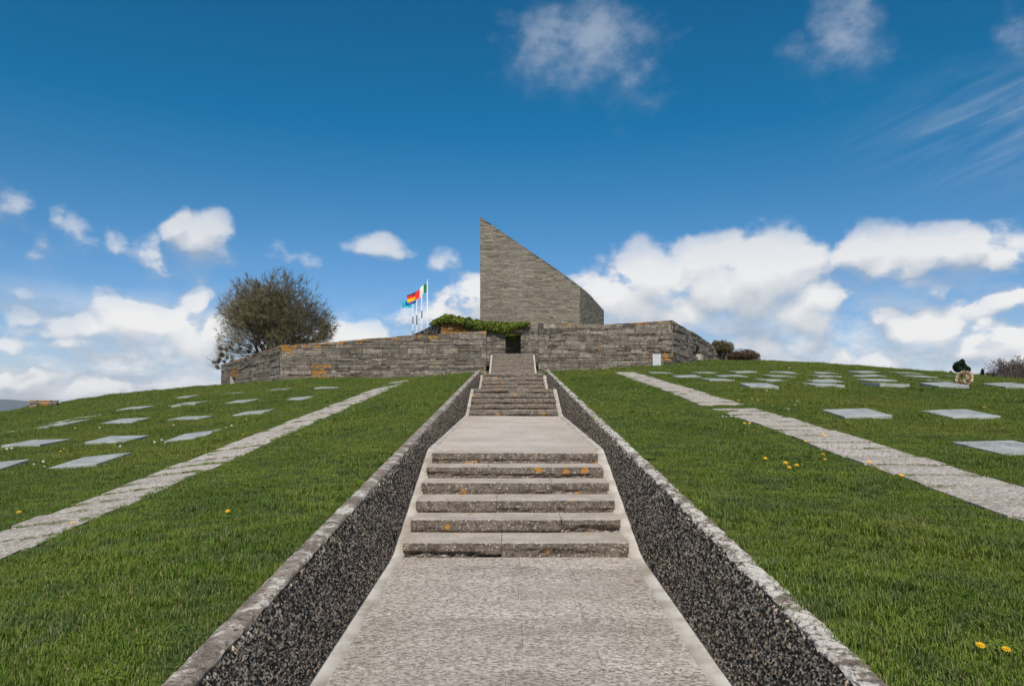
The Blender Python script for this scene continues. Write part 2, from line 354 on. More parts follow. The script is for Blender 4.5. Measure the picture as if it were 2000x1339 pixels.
def flat(name, c, rough=.8, spec=.3, var=.12):
    return material(name, lambda t: (t.mix(t.noise(pos(t), 12, 4), tuple(k * (1 - var) for k in c), tuple(k * (1 + var) for k in c)), None, 0), rough, spec)
M_BARK = flat('bark', (.085, .066, .05), var=.35)
def tinted(name, trans=.25):
    m = bpy.data.materials.new(name); m.use_nodes = True; t = NT(m.node_tree)
    c = t.n('ShaderNodeAttribute', None, attribute_name='tint').outputs[0]
    d = t.n('ShaderNodeBsdfPrincipled', {'Base Color': c, 'Roughness': .7, 'Specular IOR Level': .2})
    tr = t.n('ShaderNodeBsdfTranslucent', {0: c}); mx = t.n('ShaderNodeMixShader', {0: trans})
    t.nt.links.new(d.outputs[0], mx.inputs[1]); t.nt.links.new(tr.outputs[0], mx.inputs[2])
    t.nt.links.new(mx.outputs[0], t.n('ShaderNodeOutputMaterial').inputs[0]); return m
M_LEAF = tinted('tinted_leaves')

# ------------------------------------------------------------------ terrain
CX = .04                       # the stair's centre line
WL, WR = -1.22, 1.32           # inner faces of the two stair walls
def top_line(D): return -1.325 + .096 * D
_PD = np.array([-400, -60, -4, 36.5, 50, 60, 80, 150, 400, 1200, 9000], float)
_PZ = np.array([-9, -2.6, -1.709, 2.18, 3.0, 3.15, 2.4, -9, -45, -110, -160], float)
_LX = np.array([0, 1.35, 4, 6, 7.8, 9.4, 10.9, 12, 13, 14.5, 20, 30, 60, 200, 9000], float)
_LZ = np.array([0, .03, .33, .60, .70, .78, .87, .98, 1.1, 1.25, 1.65, 4.2, 15, 60, 80], float)
_RX = np.array([0, 13, 15, 17, 19, 21, 25, 30, 60, 200, 9000], float)
_RZ = np.array([0, 0, .08, .2, .38, .52, .9, 1.7, 8, 50, 80], float)
_FX = np.array([-11, -8, -5, -2, 2, 7, 12], float); _FZ = np.array([0, .2, .6, 1, 1, .4, 0], float)
def smi(x, X, Y):              # interpolation softened a little
    h = .35 + np.abs(x) * .02
    return (np.interp(x - h, X, Y) + 2 * np.interp(x, X, Y) + np.interp(x + h, X, Y)) / 4
def terrain(x, y):
    x = np.asarray(x, float); y = np.asarray(y, float)
    z = smi(y, _PD, _PZ)
    near = np.clip((2500 - np.abs(y)) / 2000, 0, 1) * np.clip((y + 40) / 44, .0, 1)
    z = z - np.where(x < 0, smi(-x, _LX, _LZ), smi(x, _RX, _RZ)) * near
    z = z - np.interp(x, _FX, _FZ) * np.clip((y - 26) / 10.5, 0, 1) * .58 * np.clip((60 - y) / 15, 0, 1)
    z = z - .035 * np.clip(1 - (np.abs(x) - 1.2) / .45, 0, 1)
    w = np.clip((np.abs(x) - 1.6) / 1.2, 0, 1) * (1 - .85 * np.exp(-((np.abs(x) - 4.) / .9) ** 2))
    z = z + w * (.025 * np.sin(x * 1.3 + .7 * np.sin(y * .6)) * np.cos(y * .9 + .4) + .012 * np.sin(x * 3.1 + y * 2.3))
    # far hills on the left, beyond the valley
    r = np.hypot(x, y)
    def bump(cx, cy, s1, s2, hh): return hh * np.exp(-((x - cx) / s1) ** 2 - ((y - cy) / s2) ** 2)
    z = z + .72 * (bump(-3560, 5050, 330, 900, 152) + bump(-3900, 5050, 420, 700, 118) + bump(-3180, 5050, 300, 800, 88) + bump(-4700, 5600, 700, 900, 150) + bump(-4950, 7900, 420, 900, 108))
    return z
def tz(x, y): return float(terrain(x, y))
OUTL, OUTR = WL - .05, WR + .05
STAIR_END = 27.5
def grid(xs, ys, keep, name, mat, **props):
    X, Y = np.meshgrid(xs, ys); Z = terrain(X, Y); V = np.stack([X, Y, Z], -1).reshape(-1, 3); nx = len(xs)
    T = []
    for j in range(len(ys) - 1):
        for i in range(nx - 1):
            if keep(.5 * (xs[i] + xs[i+1]), .5 * (ys[j] + ys[j+1])):
                a = j * nx + i; T.append((a, a+1, a+1+nx, a+nx))
    return fast_mesh(name, V, T, mat, smooth=True, **props)
def axis(bp):
    out = []
    for (a, b, n) in bp: out += list(np.linspace(a, b, n, endpoint=False))
    return np.array(out + [bp[-1][1]])
xs = axis([(-9000, -6000, 6), (-6000, -2500, 50), (-2500, -300, 14), (-300, -60, 12), (-60, -22, 30), (-22, OUTL - .01, 60), (OUTL - .01, OUTR + .01, 6), (OUTR + .01, 22, 60), (22, 60, 30), (60, 300, 12), (300, 9000, 20)])
ys = axis([(-400, -60, 6), (-60, -6, 20), (-6, STAIR_END, 110), (STAIR_END, 62, 90), (62, 160, 30), (160, 600, 16), (600, 3500, 14), (3500, 7500, 44), (7500, 12000, 14)])
grid(xs, ys, lambda x, y: not (OUTL < x < OUTR and -6 < y < STAIR_END) and not (abs(x - CX) < 1.28 and STAIR_END < y < 47), 'ground', M_SOIL, kind='structure')

# ------------------------------------------------------------------ central stairs
GROUP_SLABS = []
def paved_strip(name, D0, z0, D1, z1, rows, mat, hw=1.172, cols=2, gap=.005, kind='structure'):
    bed = MB(); bed.hexa([(CX-1.3, D0, z0-.25), (CX+1.3, D0, z0-.25), (CX+1.3, D1, z1-.25), (CX-1.3, D1, z1-.25), (CX-1.3, D0, z0-.022), (CX+1.3, D0, z0-.022), (CX+1.3, D1, z1-.022), (CX-1.3, D1, z1-.022)])
    b = bed.build(name, M_CORE if mat is M_PAVE else M_STRIP, kind=kind)
    zf = lambda d: z0 + (z1 - z0) * (d - D0) / (D1 - D0)
    edges = [D0]
    while edges[-1] < D1 - .3: edges.append(edges[-1] + rows * rng.uniform(.8, 1.2))
    edges[-1] = D1
    for j in range(len(edges) - 1):
        a, c = edges[j] + gap / 2, edges[j+1] - gap / 2
        cuts = [CX - hw] + sorted(CX - hw + 2 * hw * ((k + (.5 if j % 2 else 1.)) / (cols + (0 if j % 2 == 0 else .0))) * rng.uniform(.93, 1.05) for k in range(cols - (0 if j % 2 else 1))) + [CX + hw]
        for k in range(len(cuts) - 1):
            x0, x1 = cuts[k] + gap / 4, cuts[k+1] - gap / 4
            if x1 - x0 < .1: continue
            dz = rng.uniform(-.003, .003); nx, ny = 7, 3; V = []; Fc = []
            for jj in range(ny + 1):
                for ii in range(nx + 1):
                    u, v = ii / nx, jj / ny; x = x0 + (x1 - x0) * u; y = a + (c - a) * v
                    e = .004 if ii in (0, nx) or jj in (0, ny) else 0
                    x += nz(x * 9, y * 9, 3) * .006 * (1 if 0 < ii < nx or True else 0); y += nz(x * 6, y * 9, 8) * .007
                    V.append((x, y, zf(y) + dz - e + nz(x * 5, y * 5, 1) * .002))
            for jj in range(ny):
                for ii in range(nx):
                    q = jj * (nx + 1) + ii; Fc.append((q, q+1, q+nx+2, q+nx+1))
            # skirt
            ring = [i for i in range(nx)] + [nx + jj * (nx + 1) for jj in range(ny)] + [ny * (nx + 1) + nx - i for i in range(nx)] + [(ny - jj) * (nx + 1) for jj in range(ny)]
            n0 = len(V)
            for q in ring: V.append((V[q][0], V[q][1], V[q][2] - .05))
            for i in range(len(ring)): i2 = (i + 1) % len(ring); Fc.append((ring[i2], ring[i], n0 + i, n0 + i2))
            o = obj('paving_slab', V, Fc, mat, b, smooth=False)
            at = o.data.color_attributes.new('tint', 'FLOAT_COLOR', 'POINT'); cc_ = (rng.random(), .0, 0, 1)
            at.data.foreach_set('color', np.array([cc_] * len(V), np.float32).ravel())
    return b

def step_block(parent, x0, x1, D, zb, zt, depth, rough, lich, res=.03):
    """one long stone: worn top, a sharp nosing and a split, rock-rough face"""
    nx = max(6, int((x1 - x0) / res)); prof = [(0., .0), (.0, .18), (0, .36), (0, .52), (0, .68), (0, .84), (0.0, .95), (.006, 1.)]
    H = zt - zb; V = []; Fc = []; seed = rng.uniform(0, 99); brk = rng.uniform(.35, .6)
    for i in range(nx + 1):
        x = x0 + (x1 - x0) * i / nx
        edge_line = brk + .16 * nz(x * 1.9, seed) + .08 * nz(x * 8, seed + 4)
        for k, (dy, v) in enumerate(prof):
            z = zb + H * v; inset = 0.
            if v < edge_line and rough > 0:
                amp = max(0., nz(x * 1.1, seed + 30) + .62)       # some stretches are split rough, some are sawn
                q = min(1., (edge_line - v) / .14)
                inset = q * rough * amp * (.036 + .05 * abs(nz(x * 9, z * 14, seed)) + .02 * nz(x * 22, z * 30, seed))
            y = D + dy + inset + .004 * nz(x * 6, z * 9, seed) * (1 + rough)
            if k == 7: z -= .002
            if k == 6: z += .003 * nz(x * 12, 5, seed) * (1 + rough)
            V.append((x + (.01 * nz(z * 20, seed) if i in (0, nx) else 0), y, z))
        V.append((x, D + depth * .35, zt + .003 * nz(x * 3, seed))); V.append((x, D + depth, zt))
    m = len(prof) + 2
    for i in range(nx):
        for k in range(m - 1):
            a = i * m + k; Fc.append((a, a + m, a + m + 1, a + 1))
    for i in (0, nx):
        a = i * m; q = len(V); V.append((V[a][0], D + depth, zb)); ring = [a + k for k in range(m)] + [q]
        Fc.append(tuple(ring) if i == 0 else tuple(reversed(ring)))
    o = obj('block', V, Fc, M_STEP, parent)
    at = o.data.color_attributes.new('tint', 'FLOAT_COLOR', 'POINT')
    at.data.foreach_set('color', np.array([(rng.random(), lich, 0, 1)] * len(V), np.float32).ravel())
    return o
def flight(label, group, faces, zb, tops, rough, lich, hw=1.15, last=.5, mid=None):
    e = empty('stair_flight', (CX, faces[0], zb), label=label, category='steps', group=group)
    for k, (D, zt) in enumerate(zip(faces, tops)):
        z0 = zb if k == 0 else tops[k-1]
        nxt = faces[k+1] if k + 1 < len(faces) else D + last
        s = empty('step', (0, D - faces[0], z0 - zb)); s.parent = e
        w = hw + rng.uniform(-.015, .015)
        bd_ = MB(); bd_.box(-w + .03, .09, -.3, w - .03, nxt - D + .05, zt - z0 - .03); bd_.build('step_bed', M_CORE, s)
        cuts = [-w, rng.uniform(-.25, .5) if mid is None else mid[k], w]
        for a, c in zip(cuts[:-1], cuts[1:]):
            rf = rough * (1 if nxt - D > 0 else 1)
            o = step_block(s, a + .003, c - .003, 0, -.03, zt - z0 + rng.uniform(-.003, .003), nxt - D + .06, rf * rng.uniform(.8, 1.2), lich if isinstance(lich, (int, float)) else lich[k])
    return e
# near landing
paved_strip('landing', -6, -2.152, 7.32, -1.553, .52, M_PAVE, cols=2)
flight('lowest flight of six wide rough-faced stone steps with orange lichen', 'flights of the central stairway',
       [7.3, 7.83, 8.29, 8.83, 9.29, 9.79], -1.553, [-1.403, -1.253, -1.103, -.953, -.803, -.653], 1., [.1, .3, .35, .4, .75, .95], last=.42, mid=[-.15, .5, -.22, .45, -.35, .1])
paved_strip('landing', 10.16, -.658, 18.6, -.29, .62, M_PAVE2, cols=2, gap=.003)
flight('second flight of five crumbly stone steps beyond the smooth middle landing', 'flights of the central stairway',
       [18.56, 19.07, 19.6, 20.1, 20.6], -.29, [-.14, .01, .16, .31, .455], 1.8, .35, last=.5)
paved_strip('landing', 21.0, .44, 25.9, .545, .6, M_PAVE2, cols=2, gap=.003)
flight('third short flight of four crumbly steps between the upper wall ends', 'flights of the central stairway',
       [25.8, 26.37, 26.9, 27.45], .545, [.70, .86, 1.03, 1.2], 1.8, .35, last=.5)
paved_strip('landing', 27.85, 1.18, 36.7, 1.55, .6, M_PAVE2, cols=2, gap=.003)
HF = [36.62 + .43 * k for k in range(9)]; HT = [1.55 + .1444 * (k + 1) for k in range(9)]
flight('topmost flight of nine narrow dark steps rising to the gateway', 'flights of the central stairway', HF, 1.55, HT, .5, .0, hw=1.13, last=.5)
plat = MB(); plat.box(-1.10, 40.5, 2.4, 1.18, 47.2, 2.85); plat.build('platform', M_STEP, kind='structure')
# cement strips between step ends and walls
PROF = [(-6, -2.144), (7.0, -1.562), (7.35, -1.52), (9.95, -.745), (10.25, -.648), (18.3, -.292), (18.65, -.25), (20.75, .37), (21.05, .45), (25.6, .545), (25.95, .59), (27.6, 1.10), (27.95, 1.195), (36.5, 1.55), (36.9, 1.62), (40.2, 2.75)]
def zprof(D): return float(np.interp(D, [p[0] for p in PROF], [p[1] for p in PROF]))
for sx, wall in ((-1, WL), (1, WR)):
    V = []; Fc = []; Ds = list(np.arange(-6, 27.6, .12)); n = len(Ds)
    for i, D in enumerate(Ds):
        inner = CX + sx * (1.16 - (.02 if 7.2 < D < 10.1 else 0) + .018 * nz(D * 2.6, sx * 5) )
        outer = wall + sx * .02; z = zprof(D) + .004
        sc = .018 * abs(math.sin((D - 7.3) * math.pi / .5)) if 7.3 < D < 10 or 18.5 < D < 21 or D > 25.8 else 0
        V += [(inner, D, z - .06), (inner, D, z + .003 + sc * .3), (outer, D, z + .012 + sc + .004 * nz(D * 4, 2))]
    for i in range(n - 1):
        a = i * 3; Fc += [(a, a+3, a+4, a+1), (a+1, a+4, a+5, a+2)] if sx < 0 else [(a, a+1, a+4, a+3), (a+1, a+2, a+5, a+4)]
    obj('gutter', V, Fc, M_STRIP, kind='structure', smooth=True)
    m = MB()
    for i in range(8):
        D0, D1 = 36.55 + .45 * i, 36.55 + .45 * (i + 1); x0 = CX + sx * 1.13; x1 = CX + sx * 1.22
        xa, xb = min(x0, x1), max(x0, x1); z0, z1 = zprof(D0) + .05, zprof(D1) + .05
        m.hexa([(xa, D0, z0-.3), (xb, D0, z0-.3), (xb, D1, z1-.3), (xa, D1, z1-.3), (xa, D0, z0), (xb, D0, z0), (xb, D1, z1), (xa, D1, z1)])
    m.build('kerb_strip', M_STRIP, kind='structure')

# ------------------------------------------------------------------ stair side walls: pebble concrete under a lichened coping
def side_wall(sx, x_in, label):
    x_out = x_in + sx * .118
    e = empty('stair_wall', (x_in, 0, -1.7), label=label, category='wall', group='walls along the central stairway')
    off = Vector((x_in, 0, -1.7))
    V = []; Fc = []; Ds = list(np.linspace(-5, 27.6, 180))
    for D in Ds:
        zt = top_line(D) - .02; zbm = min(zprof(D), zt) - .3
        V += [(x_in, D, zbm), (x_in, D, zt), (x_out, D, zt), (x_out, D, zbm - .3)]
    for i in range(len(Ds) - 1):
        a = 4 * i
        for k in range(3):
            f = (a+k, a+k+1, a+k+5, a+k+4); Fc.append(f if sx < 0 else f[::-1])
    for a in (0, 4 * (len(Ds) - 1)): Fc.append((a, a+1, a+2, a+3))
    obj('wall_body', [Vector(v) - off for v in V], Fc, M_AGG, e)
    # coping
    V = []; Fc = []; Ds = []; D = -5.
    while D < 27.7: Ds.append(D); D += .03 if 1 < D < 9 else .07
    sec = [(.002, -.022), (.0, -.012), (.004, .0), (.02, .006), (.06, .009), (.09, .006), (.112, -.001), (.122, -.02), (.122, -.09)]
    rgh = 1. if sx < 0 else 2.2; C = []
    for D in Ds:
        zt = top_line(D)
        for k, (u, h) in enumerate(sec):
            uu = u + (.006 * nz(D * 7, k * .7, sx) + .007 * nz(D * 24, k, sx * 3)) * rgh
            hh = h + (.004 * nz(D * 5, k * .5, 7 + sx) + .005 * nz(D * 24, k * 1.2, 9)) * rgh
            if k <= 1: hh += .014 * rgh * nz(D * 11, 1, 20 + sx); uu -= .004
            V.append((x_in + sx * uu, D, zt + hh)); C.append((1. if sx > 0 else .25, 0, 0, 1))
    m = len(sec)
    for i in range(len(Ds) - 1):
        for k in range(m - 1):
            a = i * m + k; f = (a, a+1, a+m+1, a+m); Fc.append(f if sx < 0 else f[::-1])
    Fc.append(tuple(range(m))); Fc.append(tuple(range(len(V) - m, len(V))))
    o = obj('coping', [Vector(v) - off for v in V], Fc, M_COP, e)
    at = o.data.color_attributes.new('tint', 'FLOAT_COLOR', 'POINT'); at.data.foreach_set('color', np.array(C, np.float32).ravel())
    # proud pebbles on the face (nearest stretch)
    N = 110000; D = 1.6 + (nr.rand(N) ** 1.75) * 25.5; zt = top_line(D) - .03; zb = np.interp(D, [p[0] for p in PROF], [p[1] for p in PROF]) + .005
    z = zb + (zt - zb) * nr.rand(N); ok = (zt > zb + .03); D = D[ok]; z = z[ok]; zt = zt[ok]; N = len(D)
    c = np.stack([np.full(N, x_in), D, z], 1)
    a = nr.uniform(.0036, .0092, N) * (1 + D * .03); el_ = nr.uniform(1.0, 2.3, N); tilt = nr.normal(0, .45, N)
    ax1 = np.stack([np.zeros(N), np.sin(tilt), np.cos(tilt)], 1) * (a * el_)[:, None]
    ax2 = np.stack([np.zeros(N), np.cos(tilt), -np.sin(tilt)], 1) * a[:, None]
    ax3 = np.zeros((N, 3)); ax3[:, 0] = -sx * a * nr.uniform(.9, 1.7, N)
    P6 = np.stack([c + ax1, c - ax1, c + ax2, c - ax2, c + ax3], 1).reshape(-1, 3) - np.array(off)
    b = (np.arange(N) * 5)[:, None]
    T = np.concatenate([b + np.array([[4, 0, 2]]), b + np.array([[4, 2, 1]]), b + np.array([[4, 1, 3]]), b + np.array([[4, 3, 0]])])
    r = nr.rand(N); lum = np.where(r > .82, nr.uniform(.62, .92, N), np.where(r > .52, nr.uniform(.16, .46, N), nr.uniform(.012, .06, N)))
    wv_ = nr.uniform(.15, .38, N); cl = np.stack([lum * (1 + wv_), lum, lum * (1 - wv_)], 1)
    fast_mesh('pebbles', P6, T, M_PEB, e, np.repeat(cl, 5, 0), True, kind='stuff')
side_wall(-1, WL, 'dark pebbly concrete wall left of the steps, grey lichened coping')
side_wall(1, WR, 'dark pebbly concrete wall right of the steps, ragged whitish coping')

# ------------------------------------------------------------------ stone walls of the terrace
def facet(A, B, zb, zt, thick, batter, ch, ln, lich=None, holes=(), seed=1, split=.3, gap=.017, proud=.032, tint_f=None, mirror_n=None):
    """list of stones (8 corners, colour) covering the facet from A to B; zb, zt: functions of the distance s along it"""
    rg = random.Random(seed); A = Vector((*A, 0)); B = Vector((*B, 0)); L = (B - A).length; d = (B - A) / L
    n = Vector((d.y, -d.x, 0))                        # outward, on the camera's side when A is left of B
    smp = [L * i / 20 for i in range(21)]; z0 = min(zb(s) for s in smp); z1 = max(zt(s) for s in smp)
    out = []; z = z0 - rg.uniform(0, .05)
    while z < z1:
        h = rg.uniform(*ch); s = -rg.uniform(0, ln[1])
        while s < L:
            w = rg.uniform(*ln) * (1.5 if rg.random() < .15 else 1)
            rows = [(z, z + h)] if rg.random() > split else (lambda q: [(z, z + h * q), (z + h * q, z + h)])(rg.uniform(.35, .65))
            for (a, b) in rows:
                cutp = [s, s + w]
                if len(rows) == 2 and rg.random() < .5: cutp = [s, s + w * rg.uniform(.3, .7), s + w]
                for s0, s1 in zip(cutp[:-1], cutp[1:]):
                    q0, q1 = max(s0, 0), min(s1, L)
                    if q1 - q0 < .05: continue
                    if b < min(zb(q0), zb(q1)): continue
                    if zt(q0) < a + .012 and zt(q1) < a + .012: continue
                    for side in (0, 1):
                        if zt(q1 if side else q0) < a + .012:
                            lo, hi = (q0, q1) if side else (q1, q0)
                            for _b in range(12):
                                md_ = (lo + hi) / 2
                                if zt(md_) < a + .012: hi = md_
                                else: lo = md_
                            if side: q1 = lo
                            else: q0 = lo
                    if q1 - q0 < .03: continue
                    t0, t1 = zt(q0), zt(q1)
                    mid, mz = (q0 + q1) / 2, (a + b) / 2
                    skip = False
                    for (h0, h1, hz0, hz1) in holes:
                        if h0 < mid < h1 and hz0 < mz < hz1: skip = True
                        elif hz0 < mz < hz1:
                            if q0 < h0 < q1: q1 = h0
                            elif q0 < h1 < q1: q0 = h1
                    if skip or q1 - q0 < .03: continue
                    g_ = gap / 2; pr = rg.uniform(-proud, proud)
                    def pt(ss, zz, back):
                        bt = batter * (zz - zb(ss)); return A + d * ss + n * ((pr - bt) if not back else -thick - 0 * bt) + Vector((0, 0, zz))
                    j = lambda: rg.uniform(-.007, .007)
                    e0, e1 = min(b, t0), min(b, t1)
                    c = [pt(q0 + g_ + j(), a + g_ + j(), 0), pt(q1 - g_ + j(), a + g_ + j(), 0), pt(q1 - g_, a + g_, 1), pt(q0 + g_, a + g_, 1),
                         pt(q0 + g_ + j(), e0 - g_ + j(), 0), pt(q1 - g_ + j(), e1 - g_ + j(), 0), pt(q1 - g_, e1 - g_, 1), pt(q0 + g_, e0 - g_, 1)]
                    lv = lich(mid, mz, zt(mid)) if lich else 0.
                    out.append((c, (min(1, max(0, rg.gauss(.5, .27) + (tint_f(mid, mz) if tint_f else 0))), lv, rg.random(), 1)))
            s += w
        z += h
    return out
def core(m, A, B, zb, zt, thick, batter, inset=.04, steps=14, cap=.03, holes=()):
    A = Vector((*A, 0)); B = Vector((*B, 0)); L = (B - A).length; d = (B - A) / L; n = Vector((d.y, -d.x, 0))
    cuts = sorted(set([L * i / steps for i in range(steps + 1)] + [c for h in holes for c in h[:2]]))
    for s0, s1 in zip(cuts[:-1], cuts[1:]):
        h = [hh for hh in holes if hh[0] <= (s0 + s1) / 2 <= hh[1]]
        bands = [(lambda s: zb(s) - .3, lambda s: zt(s) - cap)] if not h else [(lambda s: zb(s) - .3, lambda s: h[0][2]), (lambda s: h[0][3], lambda s: zt(s) - cap)]
        for lo, hi in bands:
            P = lambda s, zf, back: A + d * s + n * (-thick + .01 if back else -inset - batter * (zf(s) - zb(s))) + Vector((0, 0, zf(s)))
            if hi((s0 + s1) / 2) - lo((s0 + s1) / 2) < .02: continue
            m.hexa([P(s0, lo, 0), P(s1, lo, 0), P(s1, lo, 1), P(s0, lo, 1), P(s0, hi, 0), P(s1, hi, 0), P(s1, hi, 1), P(s0, hi, 1)])
def stones_to(parent, stones, mat, limit=300, part='stone', rest='stone_courses'):
    def seen(c):
        p = [(v.x / v.y, v.z / v.y) for v in (c[0], c[1], c[4], c[5])]
        return abs(p[1][0] - p[0][0]) * abs(p[2][1] - p[0][1])
    st = sorted(stones, key=lambda q: -seen(q[0])); off = Vector(parent.location)
    for c, col in st[:limit]:
        o_ = sum(c, Vector()) / 8
        m = MB(); m.hexa([v - o_ for v in c], col); o = m.build(part, mat, parent); o.location = o_ - off
    if st[limit:]:
        m = MB()
        for c, col in st[limit:]: m.hexa([v - off for v in c], col)
        m.build(rest, mat, parent, kind='stuff')
def move(mb, off):
    mb.v = [tuple(Vector(v) - off) for v in mb.v]
# left terrace wall
def make_wall(name, label, group, loc, facets, mat=M_WALL, limit=300, coremat=None, cat='wall'):
    e = empty(name, loc, label=label, category=cat)
    if group: e['group'] = group
    st = []; cm = MB()
    for f in facets:
        k = dict(f); ck = {q: k[q] for q in ('A', 'B', 'zb', 'zt', 'thick', 'batter')}; core(cm, **ck, holes=k.get('holes', ()), cap=k.pop('cap', .03))
        st += facet(**k)
    move(cm, Vector(loc)); cm.build('wall_core', coremat or M_CORE, e)
    stones_to(e, st, mat, limit); return e
def lin2(L, a, b): return lambda s: a + (b - a) * s / L
LA, LB = (-11.8, 36.5), (-1.31, 36.5); LL = 10.49
LZ = lambda s: float(np.interp(s, [0, 2, 6, 7.3, LL], [3.05, 3.15, 3.5, 3.58, 3.76]))
L0 = (-20.3, 50.0); L0L = math.hypot(8.5, 13.5)
def lich_left(s, z, zt):
    v = 0.
    if zt - z < .16: v += .55
    if 1.6 < s < 2.1 and z < 2.1: v += .75
    if s < .5 and zt - z < .4: v += .6
    return v
def lich_far(s, z, zt): return (.5 if zt - z < .12 else 0) + (.85 if 3.0 < s < 5.0 and 1.75 < z < 2.4 else 0)
HOLEL = (3.5, 4.7, 1.2, 1.78)
make_wall('terrace_wall', 'long low dry stone wall left of the steps, orange lichen along its sloping top', 'walls of the monument terrace', (-1.31, 36.5, 1.3), [
    dict(A=LA, B=LB, zb=lambda s: tz(-11.8 + s, 36.5) - .15, zt=LZ, thick=.55, batter=.015, ch=(.10, .31), ln=(.3, 1.2), lich=lich_left, seed=3),
    dict(A=L0, B=LA, zb=lambda s: tz(-20.3 + s * .533, 50 - s * .846) - .2, zt=lin2(L0L, 2.79, 3.05), thick=.55, batter=.015, ch=(.09, .24), ln=(.4, 1.4), lich=lich_far, seed=4, holes=[HOLEL]),
    dict(A=(-19.5, 58), B=(-20.3, 50.0), zb=lambda s: 1., zt=lambda s: 2.79, thick=.5, batter=.08, ch=(.1, .2), ln=(.4, 1.3), seed=5)])
RA, RB = (1.34, 36.5), (8.2, 36.5); RC = (14.1, 50)
RZ = lambda s: float(np.interp(s, [0, 1.5, 3.3, 4.8, 6.86], [4.18, 4.13, 4.10, 4.18, 4.31]))
RL2 = math.hypot(5.9, 13.5)
def lich_right(s, z, zt):
    return (.42 if zt - z < .10 else 0) + (.6 if s > 5.6 and z < 2.55 and z > 2.2 else 0) + (.55 if 4.9 < s < 5.3 and zt - z < .5 else 0) + (.5 if 1.5 < s < 2.2 and zt - z < .3 else 0)
RW = make_wall('terrace_wall', 'tall dry stone wall right of the steps with a sharp corner', 'walls of the monument terrace', (1.34, 36.5, 1.6), [
    dict(A=RA, B=RB, zb=lambda s: tz(1.34 + s, 36.5) - .15, zt=RZ, thick=.6, batter=.015, ch=(.10, .31), ln=(.3, 1.2), lich=lich_right, seed=8),
    dict(A=RB, B=RC, zb=lambda s: tz(8.2 + s * .4, 36.5 + s * .916) - .2, zt=lambda s: float(np.interp(s, [0, 9, RL2], [4.31, 4.25, 4.08])), thick=.6, batter=.015, ch=(.09, .24), ln=(.4, 1.4), seed=9, holes=[(7.2, 8.4, 2.9, 3.5)]),
    dict(A=RC, B=(20.9, 60), zb=lambda s: 2.4, zt=lin2(12.1, 4.05, 3.95), thick=.6, batter=.05, ch=(.1, .22), ln=(.5, 1.4), seed=10)])
# upper wall with the big lichen patch
UA, UB = (-3.72, 37.5), (-1.38, 37.5)
make_wall('upper_wall', 'short raised stone wall patched bright orange with lichen under the ivy', None, (-3.72, 37.5, 2.5), [
    dict(A=UA, B=UB, zb=lambda s: 2.2, zt=lambda s: float(np.interp(s, [0, .6, 2.34], [4.36, 4.3, 3.80])), thick=.5, batter=.0, ch=(.06, .12), ln=(.25, .7), lich=lambda s, z, zt: (.98 if s < 1.0 else (.86 if s < 1.7 else .5)), seed=12),
    dict(A=(-7.2, 50), B=UA, zb=lambda s: 2.2, zt=lin2(12.98, 4.75, 4.36), thick=.5, batter=.0, ch=(.08, .16), ln=(.4, .9), lich=lambda s, z, zt: 0., seed=13, tint_f=lambda s, z: -.15)])  # receding side tinted darker, its shade put into the stone colour
# gateway wall
GD = 46.0
GH = [(2.19, 3.16, 2.8, 4.61)]
GW = make_wall('gateway_wall', 'narrow grey stone wall with the dark square gateway at the top of the steps', None, (CX, GD, 2.8), [
    dict(A=(-2.6, GD), B=(2.9, GD), zb=lambda s: 2.8, zt=lambda s: float(np.interp(s, [0, 1.6, 2.6, 3.4, 5.5], [5.0, 4.95, 4.85, 5.05, 5.2])), thick=.8, batter=0, ch=(.07, .13), ln=(.25, .8), seed=15, holes=GH, split=.15, tint_f=lambda s, z: .05)])
lm = MB(); lm.box(-.55 - CX, -.03, 1.815, .95 - CX, .5, 2.01); lm.c = [(.75, 0, 0, 1)] * 8; lm.build('lintel', M_WALL, GW)
# court behind the gateway
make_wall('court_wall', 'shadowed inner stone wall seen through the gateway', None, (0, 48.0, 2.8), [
    dict(A=(-3, 47.4), B=(3.4, 47.4), zb=lambda s: 2.6, zt=lambda s: 4.7, thick=.4, batter=0, ch=(.09, .16), ln=(.3, .9), seed=17, tint_f=lambda s, z: -.45)], limit=60)  # stones tinted dark, painting in the shade seen through the gateway
cf = MB(); cf.box(-3, 47.2, 2.3, 3.4, 49, 2.8); cf.build('court_floor', M_CORE, kind='structure')

